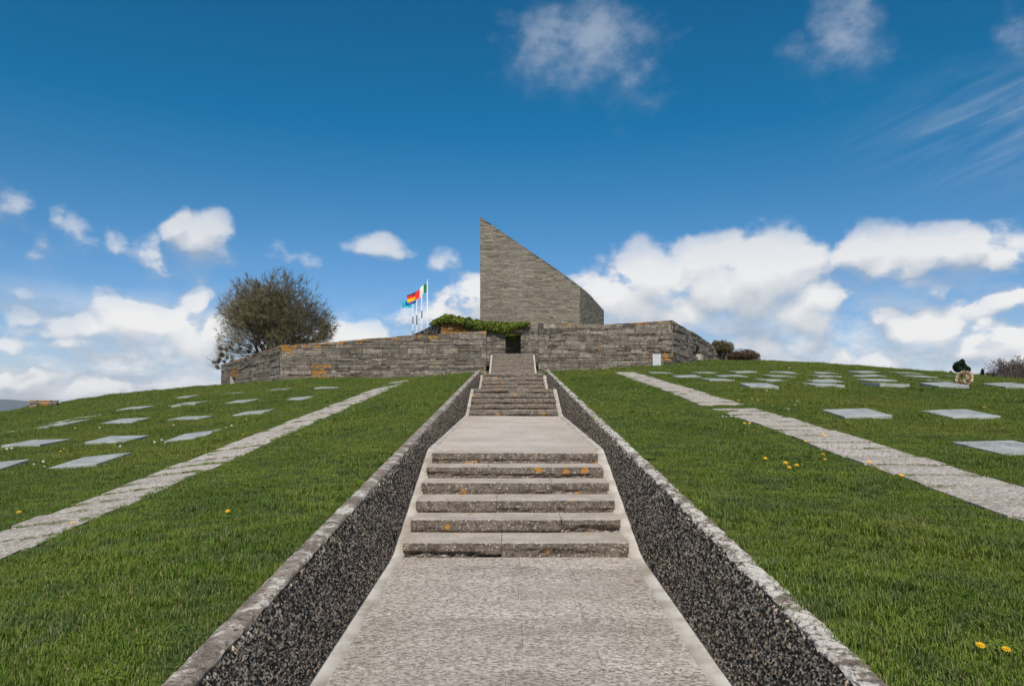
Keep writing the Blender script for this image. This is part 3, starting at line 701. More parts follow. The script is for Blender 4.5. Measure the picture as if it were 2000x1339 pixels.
# ------------------------------------------------------------------ the wedge tower
def tower():
    loc = Vector((-2.45, 55, 3)); e = empty('wedge_tower', loc, label='tall wedge-shaped stone memorial with a steep slanting top edge', category='memorial')
    P0, P1, P2, P3 = (-2.45, 55), (5.2, 55), (7.95, 62), (-2.35, 66)
    z1f = lambda s: float(np.interp(s, [0, .12, 3.24, 5.6, 7.2, 7.65], [14.45, 14.35, 12.2, 10.6, 9.45, 9.1]))
    L2 = math.hypot(2.75, 7); z2f = lambda s: float(np.interp(s, [0, 3, L2], [9.1, 8.85, 8.15]))
    L3 = math.hypot(10.3, 4); z3f = lin2(L3, 8.15, 12.5); z4f = lin2(11, 12.3, 14.15)
    common = dict(thick=.35, batter=.0, ch=(.05, .10), ln=(.2, .75), split=.0, gap=.010, proud=.014)
    tf = lambda s, z: .10 * math.sin(z * .9 + s * .3) * .5
    st = []; cm = MB()
    for A, B, zf, sd in ((P0, P1, z1f, 21), ((P1[0]+.012, P1[1]+.03), P2, z2f, 22), (P2, P3, z3f, 23), (P3, (P0[0]+.0, P0[1]+.36), z4f, 24)):
        st += facet(A, B, lambda s: 2.9, zf, seed=sd, tint_f=tf, **common)
        core(cm, A, B, lambda s: 2.9, zf, .5, 0., inset=.03, steps=16, cap=.02)
    move(cm, loc); cm.build('wall_core', M_CORE, e)
    b = MB(); b.v = [tuple(Vector((x, y, z)) - loc) for (x, y), z in (((-2.3, 55.3), 14.0), ((3.1, 55.3), 10.3), ((4.9, 55.3), 9.0), ((7.6, 61.9), 7.9), ((-2.2, 65.6), 12.0))]; b.f = [(0, 1, 2, 3, 4)]
    b.build('roof', M_CORE, e)
    stones_to(e, st, M_TOWER, 300)
tower()

# ------------------------------------------------------------------ small masonry details
def simple(name, V, Fc, mat, **p):
    c = sum((Vector(v) for v in V), Vector()) / len(V); return obj(name, [Vector(v) - c for v in V], Fc, mat, loc=c, **p)
def cuboid(name, cen, size, rot, mat, parent=None, bevel=.006, **p):
    m = MB(); x, y, z = [s / 2 for s in size]; b = bevel
    # chamfered top edge
    m.v = [(-x, -y, -z), (x, -y, -z), (x, y, -z), (-x, y, -z), (-x, -y, z-b), (x, -y, z-b), (x, y, z-b), (-x, y, z-b), (-x+b, -y+b, z), (x-b, -y+b, z), (x-b, y-b, z), (-x+b, y-b, z)]
    m.f = [(0, 3, 2, 1)] + [(i, (i+1) % 4, (i+1) % 4 + 4, i + 4) for i in range(4)] + [(i+4, (i+1) % 4 + 4, (i+1) % 4 + 8, i + 8) for i in range(4)] + [(8, 9, 10, 11)]
    o = m.build(name, mat, parent, **p); o.location = cen; o.rotation_euler = rot; return o
cuboid('stone_tablet', (7.32, 36.26, tz(7.32, 36.2) + .30), (.41, .05, .68), (R(-10), R(1), R(-4)), flat('pale_slab_stone', (.40, .42, .42)), label='pale upright slab leaning against the right wall by its corner', category='slab')
# jamb block of the opening in the right facet, niche stone in the left
def along(A, B, s, out=0.):
    A = Vector((*A, 0)); B = Vector((*B, 0)); d = (B - A).normalized(); return A + d * s + Vector((d.y, -d.x, 0)) * out
p = along(RB, RC, 8.25, .02); cuboid('jamb_stone', Vector((p.x, p.y, 2.90)) - Vector((1.34, 36.5, 1.6)), (.9, .3, .35), (0, 0, math.atan2(13.5, 5.9)), M_PAVE2, RW)
p = along(L0, LA, 3.55, -.1); q0_ = Vector((p.x, p.y, 1.5)) - Vector((-1.31, 36.5, 1.3)); jm = [o for o in COL.objects if o.name == 'terrace_wall'][0]
cuboid('jamb_stone', q0_, (.3, .3, .62), (0, R(6), math.atan2(-13.5, 8.5)), M_PAVE2, jm)
# low orange wall far left
lw = empty('low_wall', (-18.6, 29, tz(-18.6, 29)), label='short low wall end of ochre lichened stone at the lawn crest', category='wall')
wst = facet((-19.26, 28.6), (-18.35, 28.9), lambda s: tz(-18.6, 29) - .1, lambda s: tz(-18.6, 29) + .27, .4, 0, (.1, .16), (.3, .6), lambda s, z, zt: .9 if s < .6 else .45, seed=31)
stones_to(lw, wst, M_WALL)
# ------------------------------------------------------------------ paths
PATHBOX = []
def stone_path(xc, D0, D1, w, seed, gaps=(), name='path'):
    rg = random.Random(seed); V = []; Fc = []
    Ds = np.arange(D0, D1, .5)
    for D in Ds:
        for x in (xc - w / 2 + .05, xc + w / 2 - .05): V.append((x, D, tz(x, D) + .004))
    for i in range(len(Ds) - 1): a = 2 * i; Fc.append((a, a+1, a+3, a+2))
    base = obj(name, V, Fc, M_SOIL, kind='structure'); D = D0
    while D < D1:
        l = rg.uniform(.40, .60) * (1.0 if D < 12 else 1.15)
        hole = any(a < D < b and rg.random() < .22 for a, b in gaps)
        if not hole:
            y0, y1 = D + .02, D + l - rg.uniform(.03, .055); x0, x1 = xc - w / 2 + rg.uniform(-.03, .02), xc + w / 2 + rg.uniform(-.02, .03)
            tilt, lift = rg.uniform(-.012, .012), rg.uniform(-.006, .006); V = []; nx, ny = 6, 3
            for j in range(ny + 1):
                for i in range(nx + 1):
                    x = x0 + (x1 - x0) * i / nx; y = y0 + (y1 - y0) * j / ny
                    edge = i in (0, nx) or j in (0, ny)
                    x += nz(x * 6, y * 6, seed) * .016 * (1 + (D > 14)); y += nz(x * 5, y * 5, seed + 3) * .02
                    V.append((x, y, tz(x, y) + .026 + tilt * (x - xc) + lift - (.006 if edge else 0) + nz(x * 8, y * 8, 5) * .004))
            Fc = [(j * 7 + i, j * 7 + i + 1, j * 7 + i + 8, j * 7 + i + 7) for j in range(ny) for i in range(nx)]
            ring = [i for i in range(nx)] + [nx + j * 7 for j in range(ny)] + [ny * 7 + nx - i for i in range(nx)] + [(ny - j) * 7 for j in range(ny)]
            n0 = len(V)
            for q in ring: V.append((V[q][0], V[q][1], V[q][2] - .07))
            for i in range(len(ring)): i2 = (i + 1) % len(ring); Fc.append((ring[i2], ring[i], n0 + i, n0 + i2))
            o = obj('paving_slab', V, Fc, M_PAVE, base)
            at = o.data.color_attributes.new('tint', 'FLOAT_COLOR', 'POINT'); at.data.foreach_set('color', np.array([(rg.random(), .5, 0, 1)] * len(V), np.float32).ravel())
            PATHBOX.append((x0, x1, y0, y1))
        D += l
stone_path(4.02, 1.5, 25.8, .80, 41, gaps=[(11, 13.2), (24, 26)])
stone_path(-4.02, 1.5, 28.5, .78, 43, gaps=[(22, 29)])
stone_path(-11.95, 12, 21.5, .5, 44, gaps=[(17, 22)])

# ------------------------------------------------------------------ grave slabs
ORD = ['first', 'second', 'third', 'fourth', 'fifth', 'sixth', 'seventh', 'eighth']
GRAVES = []
def grave(x, y, label, group, w=.73, d=.90, h=.035, src=[None]):
    z = tz(x, y); gx = (tz(x + .3, y) - tz(x - .3, y)) / .6; gy = (tz(x, y + .3) - tz(x, y - .3)) / .6
    rot = (math.atan(gy) + rng.uniform(-.012, .012), -math.atan(gx) + rng.uniform(-.012, .012), rng.uniform(-.03, .03))
    if src[0] is None:
        o = cuboid('grave_slab', (x, y, z + h - .04), (w, d, .09), rot, M_SLAB); src[0] = o
    else:
        o = src[0].copy(); COL.objects.link(o); o.location = (x, y, z + h - .04); o.rotation_euler = rot
        o.scale = (rng.uniform(.97, 1.03), rng.uniform(.96, 1.04), 1)
    o['label'] = label; o['category'] = 'grave slab'; o['group'] = group
    GRAVES.append((x, y, w / 2, d / 2)); return o
rows_r = [(8.35, [5.75, 7.4], .045), (11.8, [5.68, 7.38, 9.1], .05), (18.25, [6.3, 7.93, 9.52, 11.0, 12.6], .095), (20.6, [5.9, 7.45, 9.0, 10.5, 12.0], .05),
          (22.8, [5.55, 7.0, 8.45, 9.95, 11.4, 12.9], .05), (25.1, [5.2, 6.68, 8.08, 9.5, 10.9, 12.3, 13.75, 15.2], .05)]
ROWN = ['nearest', 'second', 'third', 'fourth', 'fifth', 'farthest']
for ri, (y, xs_, h) in enumerate(rows_r):
    for k, x in enumerate(xs_):
        lab = '%s grave slab out from the stone path in the %s row of the right lawn' % (ORD[k], ROWN[ri])
        if ri == 0 and k == 0: lab = 'large pale engraved grave slab nearest on the right lawn'
        if ri == 2 and k == 3: lab = 'pale grave slab with the cream wreath at its right end'
        o = grave(x, y + rng.uniform(-.06, .06), lab, 'grave slabs on the right lawn', h=h)
        if ri == 0 and k == 0: BIG = o
rows_l = [(10.9, [-6.4, -7.95]), (13.6, [-6.05, -7.5, -9.0]), (17.5, [-6.3, -7.85, -9.4, -10.9]), (22.0, [-6.55, -8.25, -9.9, -11.55]), (27.0, [-6.95, -8.75, -10.5, -12.3])]
ROWL = ['nearest', 'second', 'third', 'fourth', 'farthest']
for ri, (y, xs_) in enumerate(rows_l):
    for k, x in enumerate(xs_):
        grave(x, y + rng.uniform(-.05, .05), '%s grave slab out from the stone path in the %s row of the left lawn' % (ORD[k], ROWL[ri]), 'grave slabs on the left lawn', h=.05)
# faint engraved lines on the nearest slab
def inscription(o):
    m = MB()
    for side in (-1, 1):
        for ln_ in range(4):
            x = (-.34 if side < 0 else .04)
            while x < (-.34 if side < 0 else .04) + .28:
                wd = rng.uniform(.006, .014)
                y = .28 - ln_ * .075
                if rng.random() < .85: m.box(x, y - .011, .0452, x + wd * .35, y + .011, .0462); m.box(x, y + (.008 if rng.random() < .5 else -.01), .0452, x + wd, y + (.011 if rng.random() < .5 else -.007) + .001, .0462)
                x += wd + .008
    m.build('inscription', M_INK, o, kind='stuff')
BIG.data = BIG.data.copy(); inscription(BIG)

# ------------------------------------------------------------------ grass
def tuft(name, n, rad, h0, h1, seed):
    r = np.random.RandomState(seed); V = []; T = []; C = []
    for i in range(n):
        a = r.rand() * 6.283; q = rad * math.sqrt(r.rand()); x, y = q * math.cos(a), q * math.sin(a)
        h = r.uniform(h0, h1) * (1 + .5 * (r.rand() ** 6)); b = r.rand() * 6.283; lean = r.uniform(.15, .95) * h; w = r.uniform(.0010, .0026)
        dx, dy = math.cos(b), math.sin(b); px, py = -dy * w, dx * w; k = len(V); dry = r.rand(); br = r.rand()
        V += [(x - px, y - py, -.02), (x + px, y + py, -.02), (x + dx * lean * .35 - px, y + dy * lean * .35 - py, h * .6), (x + dx * lean * .35 + px, y + dy * lean * .35 + py, h * .6), (x + dx * lean, y + dy * lean, h * r.uniform(.8, 1))]
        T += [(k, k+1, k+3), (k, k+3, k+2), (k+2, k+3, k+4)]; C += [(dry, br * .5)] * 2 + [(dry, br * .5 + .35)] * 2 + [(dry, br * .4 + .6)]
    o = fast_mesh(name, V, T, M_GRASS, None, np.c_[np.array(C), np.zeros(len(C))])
    COL.objects.unlink(o); return o
TUFTS = [tuft('grass_tuft', 220, .12, .012, .036, 1), tuft('grass_tuft', 220, .12, .010, .046, 2), tuft('grass_tuft', 170, .10, .016, .056, 3), tuft('grass_tuft', 230, .13, .010, .03, 4)]
def weeds(name, n, rad, seed, stalk):
    r = np.random.RandomState(seed); V = []; T = []; C = []
    for i in range(n):
        a = r.rand() * 6.283; q = rad * math.sqrt(r.rand()); x, y = q * math.cos(a), q * math.sin(a); b = r.rand() * 6.283; dx, dy = math.cos(b), math.sin(b); k = len(V)
        if stalk: h = r.uniform(.07, .14); l = h * r.uniform(.2, .7); w = .0012; P = [(x - dy * -w, y - dx * w, 0), (x + dy * -w, y + dx * w, 0), (x + dx * l * .4 - dy * w, y + dy * l * .4, h * .6), (x + dx * l * .4 + dy * w, y + dy * l * .4, h * .6), (x + dx * l, y + dy * l, h)]; c = (.95, r.rand())
        else: h = r.uniform(.02, .045); l = r.uniform(.012, .024); w = l * .5; P = [(x, y, h), (x + dx * l - dy * w, y + dy * l + dx * w, h + .005), (x + dx * l + dy * w, y + dy * l - dx * w, h + .005), (x + dx * l * 1.6 - dy * w * .7, y + dy * l * 1.6 + dx * w * .7, h - .002), (x + dx * l * 1.6 + dy * w * .7, y + dy * l * 1.6 - dx * w * .7, h - .002)]; c = (.1, r.uniform(.5, 1.))
        V += P; T += [(k, k+1, k+3), (k, k+3, k+2), (k+2, k+3, k+4)] if stalk else [(k, k+2, k+1), (k+1, k+2, k+4), (k+1, k+4, k+3)]; C += [c] * 5
    o = fast_mesh(name, V, T, M_GRASS, None, np.c_[np.array(C), np.zeros(len(C))]); COL.objects.unlink(o); return o
TUFTS += [weeds('clover_patch', 150, .13, 5, False), weeds('dry_stalks', 14, .12, 6, True)]
pts = []; sca = []; idx = []
def inside_slab(x, y, pad):
    m = np.zeros(len(x), bool)
    for (gx, gy, hw_, hd) in GRAVES: m |= (np.abs(x - gx) < hw_ - pad - .025) & (np.abs(y - gy) < hd - pad - .03)
    for (a, b, c, d) in PATHBOX: m |= (x > a + pad) & (x < b - pad) & (y > c + pad * .3) & (y < d - pad * .3)
    return m
for (y0, y1, dens_, sc) in ((.2, 6, 175, .95), (6, 10, 130, 1.0), (10, 17, 75, 1.15), (17, 30, 42, 1.45), (30, 50, 14, 2.0)):
    half = .74 * y1 + 3.6; A = 2 * half * (y1 - y0); n = int(A * dens_)
    x = nr.uniform(-half, half, n); y = nr.uniform(y0, y1, n)
    ok = (np.abs(x) < .74 * y + 3.6) & ~((x > OUTL - .085) & (x < OUTR + .085) & (y < STAIR_END)) & ~((np.abs(x) < 1.4) & (y >= STAIR_END)) & ~inside_slab(x, y, .02)
    # keep off and behind the terrace walls
    wl = np.interp(x, [-20.3, -11.8, 8.2, 14.1], [50, 36.5, 36.5, 50]); ok &= (y < wl - .05)
    x = x[ok]; y = y[ok]
    long_ = (np.sin(x * 2.1 + 1.7 * np.sin(y * 1.3)) * np.sin(y * 1.9 + x * .6) > .35)
    s = sc * nr.uniform(.75, 1.2, len(x)) * np.where(long_, 1.12, .92)
    near_cop = ((x > OUTL - .3) & (x < OUTR + .3)); s = np.where(near_cop & (nr.rand(len(x)) < .6), s * .7, s)
    ii = np.where(long_ & (nr.rand(len(x)) < .5), 2, nr.choice([0, 1, 3], len(x)))
    cl = nr.rand(len(x)) < .05; ii = np.where(cl & ~long_, 4, ii); s = np.where(ii == 4, s * .6, s)
    np_ = np.abs(np.abs(x) - 4.02) < .75; s = np.where(np_, s * .8, s); ii = np.where(np_ & (ii == 2), 3, ii); ii = np.where(nr.rand(len(x)) < .022, 5, ii)
    pts.append(np.stack([x, y, terrain(x, y)], 1)); sca.append(s); idx.append(ii)
pts = np.concatenate(pts); sca = np.concatenate(sca); idx = np.concatenate(idx)
print('grass tufts', len(pts))
me = bpy.data.meshes.new('grass'); me.vertices.add(len(pts)); me.vertices.foreach_set('co', pts.astype(np.float32).ravel())
at = me.attributes.new('size', 'FLOAT', 'POINT'); at.data.foreach_set('value', sca.astype(np.float32))
at = me.attributes.new('pick', 'INT', 'POINT'); at.data.foreach_set('value', idx.astype(np.int32))
at = me.attributes.new('turn', 'FLOAT', 'POINT'); at.data.foreach_set('value', nr.uniform(0, 6.283, len(pts)).astype(np.float32))
go_ = bpy.data.objects.new('grass', me); COL.objects.link(go_); go_['kind'] = 'stuff'; go_['label'] = 'short green lawn grass sloping up beside the steps'
ng = bpy.data.node_groups.new('grass_scatter', 'GeometryNodeTree')
ng.interface.new_socket('Geometry', in_out='INPUT', socket_type='NodeSocketGeometry'); ng.interface.new_socket('Geometry', in_out='OUTPUT', socket_type='NodeSocketGeometry')
N_ = ng.nodes; gi = N_.new('NodeGroupInput'); gq = N_.new('NodeGroupOutput'); iop = N_.new('GeometryNodeInstanceOnPoints'); g2i = N_.new('GeometryNodeGeometryToInstance')
for o in reversed(TUFTS):
    oi = N_.new('GeometryNodeObjectInfo'); oi.inputs[0].default_value = o; ng.links.new(oi.outputs['Geometry'], g2i.inputs[0])
def attr(nm, ty):
    a = N_.new('GeometryNodeInputNamedAttribute'); a.data_type = ty; a.inputs[0].default_value = nm; return a.outputs[0]
ng.links.new(gi.outputs[0], iop.inputs['Points']); ng.links.new(g2i.outputs[0], iop.inputs['Instance']); iop.inputs['Pick Instance'].default_value = True
ng.links.new(attr('pick', 'INT'), iop.inputs['Instance Index']); ng.links.new(attr('size', 'FLOAT'), iop.inputs['Scale'])
cx = N_.new('ShaderNodeCombineXYZ'); ng.links.new(attr('turn', 'FLOAT'), cx.inputs[2]); ng.links.new(cx.outputs[0], iop.inputs['Rotation'])
ng.links.new(iop.outputs[0], gq.inputs[0])
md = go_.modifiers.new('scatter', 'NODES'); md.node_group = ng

# ------------------------------------------------------------------ flowers
M_YEL = flat('dandelion_yellow', (.80, .46, .012)); M_WHI = flat('daisy_white', (.75, .74, .70)); M_STEM = flat('flower_stem', (.06, .11, .02))
def disc_flower(name, r, n, mat, h, layers=2):
    m = MB()
    for L in range(layers):
        rr = r * (1 - .3 * L)
        for i in range(n):
            a = 6.283 * (i + .5 * L) / n; w = 6.283 / n * .55; b = len(m.v)
            m.v += [(0, 0, h + .002 * L), (rr * .7 * math.cos(a - w / 2), rr * .7 * math.sin(a - w / 2), h + .003 + .004 * L), (rr * math.cos(a), rr * math.sin(a), h + .001 + .006 * L), (rr * .7 * math.cos(a + w / 2), rr * .7 * math.sin(a + w / 2), h + .003 + .004 * L)]
            m.f.append((b, b+1, b+2, b+3))
    return m
YEL = [(1908, 1283), (1960, 1290), (1492, 905), (1533, 917), (1538, 923), (1553, 922), (1604, 899), (1612, 908), (1692, 913), (1755, 940), (1570, 870), (1606, 856), (1611, 862), (1452, 835), (1464, 835),
       (1442, 789), (1468, 783), (1478, 787), (1921, 803), (121, 886), (128, 882), (40, 1015), (143, 1033), (448, 1010), (475, 856), (149, 841)]
def ground_hit(px, py):
    dx, dz = (px - 1000) / 1400, (790 - py) / 1400
    for k in range(40, 3600):
        y = k * .01 * 1.0
        if tz(dx * y, y) > dz * y: return dx * y, y
    return dx * 30, 30
src = None; hits = []
wl = {'0': 'large yellow flower at the lawn corner near the right wall, the left one of two', '1': 'large yellow flower at the lawn corner near the right wall, the right one of two'}
for i, (px, py) in enumerate(YEL):
    x, y = ground_hit(px, py)
    if src is None:
        src = empty('dandelion', (0, 0, 0)); disc_flower('petals', .021, 12, M_YEL, .06).build('petals', M_YEL, src)
        s_ = MB(); s_.tube((0, 0, -.02), (0.004, 0, .06), .002, .0015, 4); s_.build('stem', M_STEM, src); o = src
    else:
        o = src.copy(); COL.objects.link(o)
        for ch in list(src.children): c = ch.copy(); COL.objects.link(c); c.parent = o
    o.location = (x, y, tz(x, y)); o.rotation_euler = (R(rng.uniform(15, 35)), rng.uniform(-.2, .2), rng.uniform(-.3, .3)); sc = rng.uniform(.85, 1.15) * (.92 if y < 5 else 1.15); o.scale = (sc,) * 3
    side = 'right' if px > 1000 else 'left'
    o['label'] = wl.get(str(i), 'small yellow dandelion in the grass on the %s lawn' % side) ; o['category'] = 'flower'
    o['group'] = 'yellow dandelions on the %s lawn' % side if str(i) not in wl else 'large yellow flowers by the right wall'
DAI = [(1710, 715), (1718, 722), (1700, 723), (1695, 732), (1550, 794), (1556, 790), (1538, 806), (1533, 803), (1410, 820), (1416, 819), (1425, 818), (1495, 767), (1470, 755), (1241, 763), (300, 868), (315, 866), (322, 868), (65, 912), (84, 908), (88, 915), (195, 840), (440, 838), (450, 836), (15, 883), (22, 881), (340, 835), (1590, 713), (1545, 713), (1551, 715), (1540, 722), (1635, 717), (1640, 716), (1378, 717), (1410, 714), (236, 876), (330, 795), (480, 825), (700, 790), (690, 792), (678, 797)]
dsrc = None
for px, py in DAI:
    x, y = ground_hit(px, py)
    if y > 29: continue
    if dsrc is None: dm = disc_flower('daisy', .02, 9, M_WHI, .06, 1); dm.tube((0, 0, -.02), (0, 0, .06), .002, .002, 3); o = dm.build('daisy', M_WHI); dsrc = o
    else: o = dsrc.copy(); COL.objects.link(o)
    o.location = (x, y, tz(x, y)); o.rotation_euler = (R(rng.uniform(15, 45)), 0, rng.random()); sc = rng.uniform(.6, 1.) * (1 + y / 40); o.scale = (sc,) * 3
    side = 'right' if px > 1000 else 'left'
    o['label'] = 'tiny white daisy dotted in the grass of the %s lawn' % side; o['category'] = 'flower'; o['group'] = 'white daisies on the %s lawn' % side

ORDN = 'first second third fourth fifth sixth seventh eighth ninth tenth eleventh twelfth thirteenth fourteenth fifteenth sixteenth seventeenth eighteenth nineteenth twentieth'.split()
def relabel(kind, word):
    rg_ = {}
    for o in COL.objects:
        if o.get('category') == 'flower' and o.name.startswith(kind) and not o['label'].startswith('large'):
            x = o.location.x; k = ('between the right wall and its path' if x < 3.6 else 'on the right lawn beyond the path') if x > 0 else ('between the left wall and its path' if x > -3.6 else 'on the left lawn beyond the path')
            if 3.6 <= abs(x) <= 4.45: k = 'growing in the %s stone path' % ('right' if x > 0 else 'left')
            rg_.setdefault(k, []).append(o)
    for k, l in rg_.items():
        l.sort(key=lambda o: o.location.x / o.location.y)
        for i, o in enumerate(l):
            o['label'] = '%s, %s from the left of those %s' % (word, ORDN[i], k) if len(l) > 1 else '%s, the only one %s' % (word, k)
            o['group'] = '%s flowers %s' % (word.split()[-1], k)
relabel('dandelion', 'yellow dandelion'); relabel('daisy', 'tiny white daisy')

# ------------------------------------------------------------------ ivy on the wall tops
def leaf_mass(name, centres, n, size, cols, parent=None, mat=M_LEAF, flatz=1., **props):
    """centres: (x, y, z, rx, ry, rz); leaves spread through and over the ellipsoids"""
    w = np.array([c[3] * c[4] + c[3] * c[5] for c in centres]); pk = nr.choice(len(centres), n, p=w / w.sum()); C = np.array(centres)[pk]
    d = nr.normal(size=(n, 3)); d /= np.linalg.norm(d, axis=1)[:, None]; rr = nr.uniform(.45, 1.05, n) ** .5
    P = C[:, :3] + d * C[:, 3:6] * rr[:, None]
    nrm = d + nr.normal(0, .6, (n, 3)); nrm[:, 2] += .35; nrm /= np.linalg.norm(nrm, axis=1)[:, None]
    u = np.cross(nrm, nr.normal(size=(n, 3))); u /= np.linalg.norm(u, axis=1)[:, None]; v = np.cross(nrm, u)
    s = nr.uniform(.6, 1.3, n)[:, None] * size
    V = np.stack([P - u * s, P + v * s * .6, P + u * s, P - v * s * .6], 1).reshape(-1, 3)
    T = np.arange(4 * n).reshape(n, 4); cols = np.array(cols); c = cols[nr.randint(len(cols), size=n)] * nr.uniform(.7, 1.35, n)[:, None]
    return fast_mesh(name, V, T, mat, parent, np.repeat(c, 4, 0), **props)
IVC = [(.10, .15, .014), (.13, .18, .018), (.17, .205, .022), (.035, .07, .010), (.21, .21, .03)]
def ivy_path(pts_, step=.18):
    out = []
    for (a, b) in zip(pts_[:-1], pts_[1:]):
        L = math.dist(a[:3], b[:3]); n = max(1, int(L / step))
        for i in range(n):
            q = i / n; c = [a[k] + (b[k] - a[k]) * q for k in range(len(a))]
            out.append((c[0] + rng.uniform(-.04, .04), c[1] + rng.uniform(-.1, .1), c[2] + rng.uniform(-.03, .03), .24, .28, c[3] * .84 * rng.uniform(.8, 1.15)))
    return out
def ix(px, py, D): return ((px - 1000) / 1400 * D, D, (790 - py) / 1400 * D)
ipa = [(*ix(848, 632, 37.6), .16), (*ix(858, 626, 37.55), .24), (*ix(872, 622, 37.5), .27), (*ix(900, 628, 37.45), .29), (*ix(930, 634, 37.45), .30), (*ix(946, 638, 37.5), .27)]
ipb = [(*ix(948, 636, 45.9), .40), (*ix(966, 638, 45.85), .42), (*ix(985, 640, 45.8), .46), (*ix(1004, 638, 45.8), .34), (*ix(1018, 634, 45.85), .24), (*ix(1034, 631, 45.9), .12)]
bl = ivy_path(ipa, .12) + ivy_path(ipb, .12)
iv = leaf_mass('ivy', bl, 26000, .06, IVC, label='thick bright green ivy draped over the wall tops above the gateway', category='ivy')
ib = [(rng.uniform(-1.1, 1.3), 47.22, rng.uniform(4.32, 4.8), .35, .12, .2) for _ in range(26)]
leaf_mass('ivy', ib, 5000, .05, IVC, label='dark ivy hanging on the inner wall seen through the gateway', category='ivy')

# ------------------------------------------------------------------ trees and shrubs
def bare_tree(name, base, stems, height, spread, depth, seed, twig_cols, leaf_n=0, leaf_cols=None, leaf_size=.04, dome=None, r0=.16, twig_r=.010, twn=3, fill=0, **props):
    rg = random.Random(seed); base = Vector(base); e = empty(name, base, **props)
    tr = MB(); cr = MB(); tips = []
    def inside(p):
        if dome is None: return True
        cx_, cz_, rx, rz_ = dome; return ((p.x - cx_) / rx) ** 2 + (p.y / rx) ** 2 + ((p.z - cz_) / rz_) ** 2 < 1
    def grow(p, d, L, r, lev):
        seg = 3 if lev < 3 else 2
        q = p
        for k in range(seg):
            d = (d + Vector((rg.gauss(0, 1), rg.gauss(0, 1), rg.gauss(0, 1))) * (.10 + .02 * lev) + Vector((0, 0, .05))).normalized()
            nq = q + d * (L / seg); r1 = r * (1 - .28 / seg)
            c = twig_cols[rg.randrange(len(twig_cols))]
            (tr if lev < 3 else cr).tube(q, nq, r, r1, 5 if lev < 2 else 3, c if lev >= 3 else None)
            q = nq; r = r1
            if lev >= 2 and k < seg - 1 and lev < depth: 
                s = (d + Vector((rg.gauss(0, 1), rg.gauss(0, 1), rg.gauss(0, .7))) * .75).normalized(); grow(q, s, L * .62, r * .55, lev + 1)
            if not inside(q): tips.append((q, d)); return
        if lev >= depth: tips.append((q, d)); return
        for _ in range(3 if lev in (0, 1, 3) else 2):
            s = (d + Vector((rg.gauss(0, 1), rg.gauss(0, 1), rg.gauss(0, .8))) * .55).normalized(); grow(q, s, L * rg.uniform(.62, .85), max(twig_r, r * .68), lev + 1)
    for i in range(stems):
        a = 6.283 * i / stems + rg.uniform(-.3, .3); tl = rg.uniform(.15, 1.) * spread
        grow(Vector((math.cos(a) * .15, math.sin(a) * .15, -.3)), Vector((math.cos(a) * tl, math.sin(a) * tl, 1)).normalized(), height * .30 * rg.uniform(.85, 1.1), r0 * rg.uniform(.7, 1), 0)
    tr.build('trunk', M_BARK, e, True)
    # fine twigs at the tips
    for (p, d) in tips:
        for _ in range(twn):
            s = (d + Vector((rg.gauss(0, 1), rg.gauss(0, 1), rg.gauss(0, 1))) * .5).normalized()
            cr.tube(p, p + s * rg.uniform(.15, .45) * height / 7, twig_r * .8, twig_r * .4, 3, twig_cols[rg.randrange(len(twig_cols))])
    if fill:                                            # fine outer sprays filling the dome
        cx_, cz_, rx, rz_ = dome
        for _ in range(fill):
            d = Vector((rg.gauss(0, 1), rg.gauss(0, 1), rg.gauss(0, 1))).normalized(); q = rg.uniform(.5, 1.0) ** .6
            p = Vector((cx_ + d.x * rx * q * .97, d.y * rx * q * .9, cz_ + d.z * rz_ * q * .95))
            if p.z < .5 + .6 * (abs(p.x) < 2.6) or nz(p.x * .6, p.y * .6, p.z * .6) < -.05: continue
            up = (d + Vector((0, 0, .5))).normalized()
            for _k in range(5):
                sd = (up + Vector((rg.gauss(0, 1), rg.gauss(0, 1), rg.gauss(0, 1))) * .4).normalized()
                cr.tube(p, p + sd * rg.uniform(.35, .9), twig_r * .9, twig_r * .4, 3, twig_cols[rg.randrange(len(twig_cols))])
            tips.append((p, up))
    o = cr.build('crown', M_LEAF, e)
    print(name, 'tips', len(tips), 'faces', len(cr.f))
    if leaf_n:
        n = leaf_n; T_ = np.array([tuple(p) for p, d in tips]); P = T_[nr.randint(len(T_), size=n)] + nr.normal(0, .16 * height / 7, (n, 3))
        u = nr.normal(size=(n, 3)); u /= np.linalg.norm(u, axis=1)[:, None]; v = np.cross(u, nr.normal(size=(n, 3))); v /= np.linalg.norm(v, axis=1)[:, None]
        s = nr.uniform(.5, 1.2, n)[:, None] * leaf_size; V = np.stack([P - u * s, P + v * s * .6, P + u * s, P - v * s * .6], 1).reshape(-1, 3)
        lc = np.array(leaf_cols); c = lc[nr.randint(len(lc), size=n)] * nr.uniform(.7, 1.3, n)[:, None]
        fast_mesh('foliage', V, np.arange(4 * n).reshape(n, 4), M_LEAF, e, np.repeat(c, 4, 0))
    return e
TW = [(.21, .165, .11, 1), (.14, .11, .07, 1), (.27, .215, .14, 1), (.19, .175, .085, 1)]
bare_tree('budding_tree', (-18.4, 55, 2.4), 15, 7.8, 1.5, 5, 5, TW, 38000, [(.19, .20, .05), (.14, .165, .04), (.22, .19, .07), (.16, .15, .06)], .035, fill=750, dome=(.25, 3.9, 4.25, 3.95), r0=.13, twig_r=.013, twn=6,
          label='round bushy tree just coming into bud behind the left wall', category='tree')
bare_tree('budding_shrub', (-21.3, 54, 1.2), 9, 3.3, 1.3, 4, 8, TW, 9000, [(.11, .12, .03), (.09, .09, .03), (.14, .11, .05)], .035, fill=90, dome=(.5, 1.9, 1.8, 1.7), r0=.06, twig_r=.012,
          label='low budding shrub under the left side of the round tree', category='shrub')
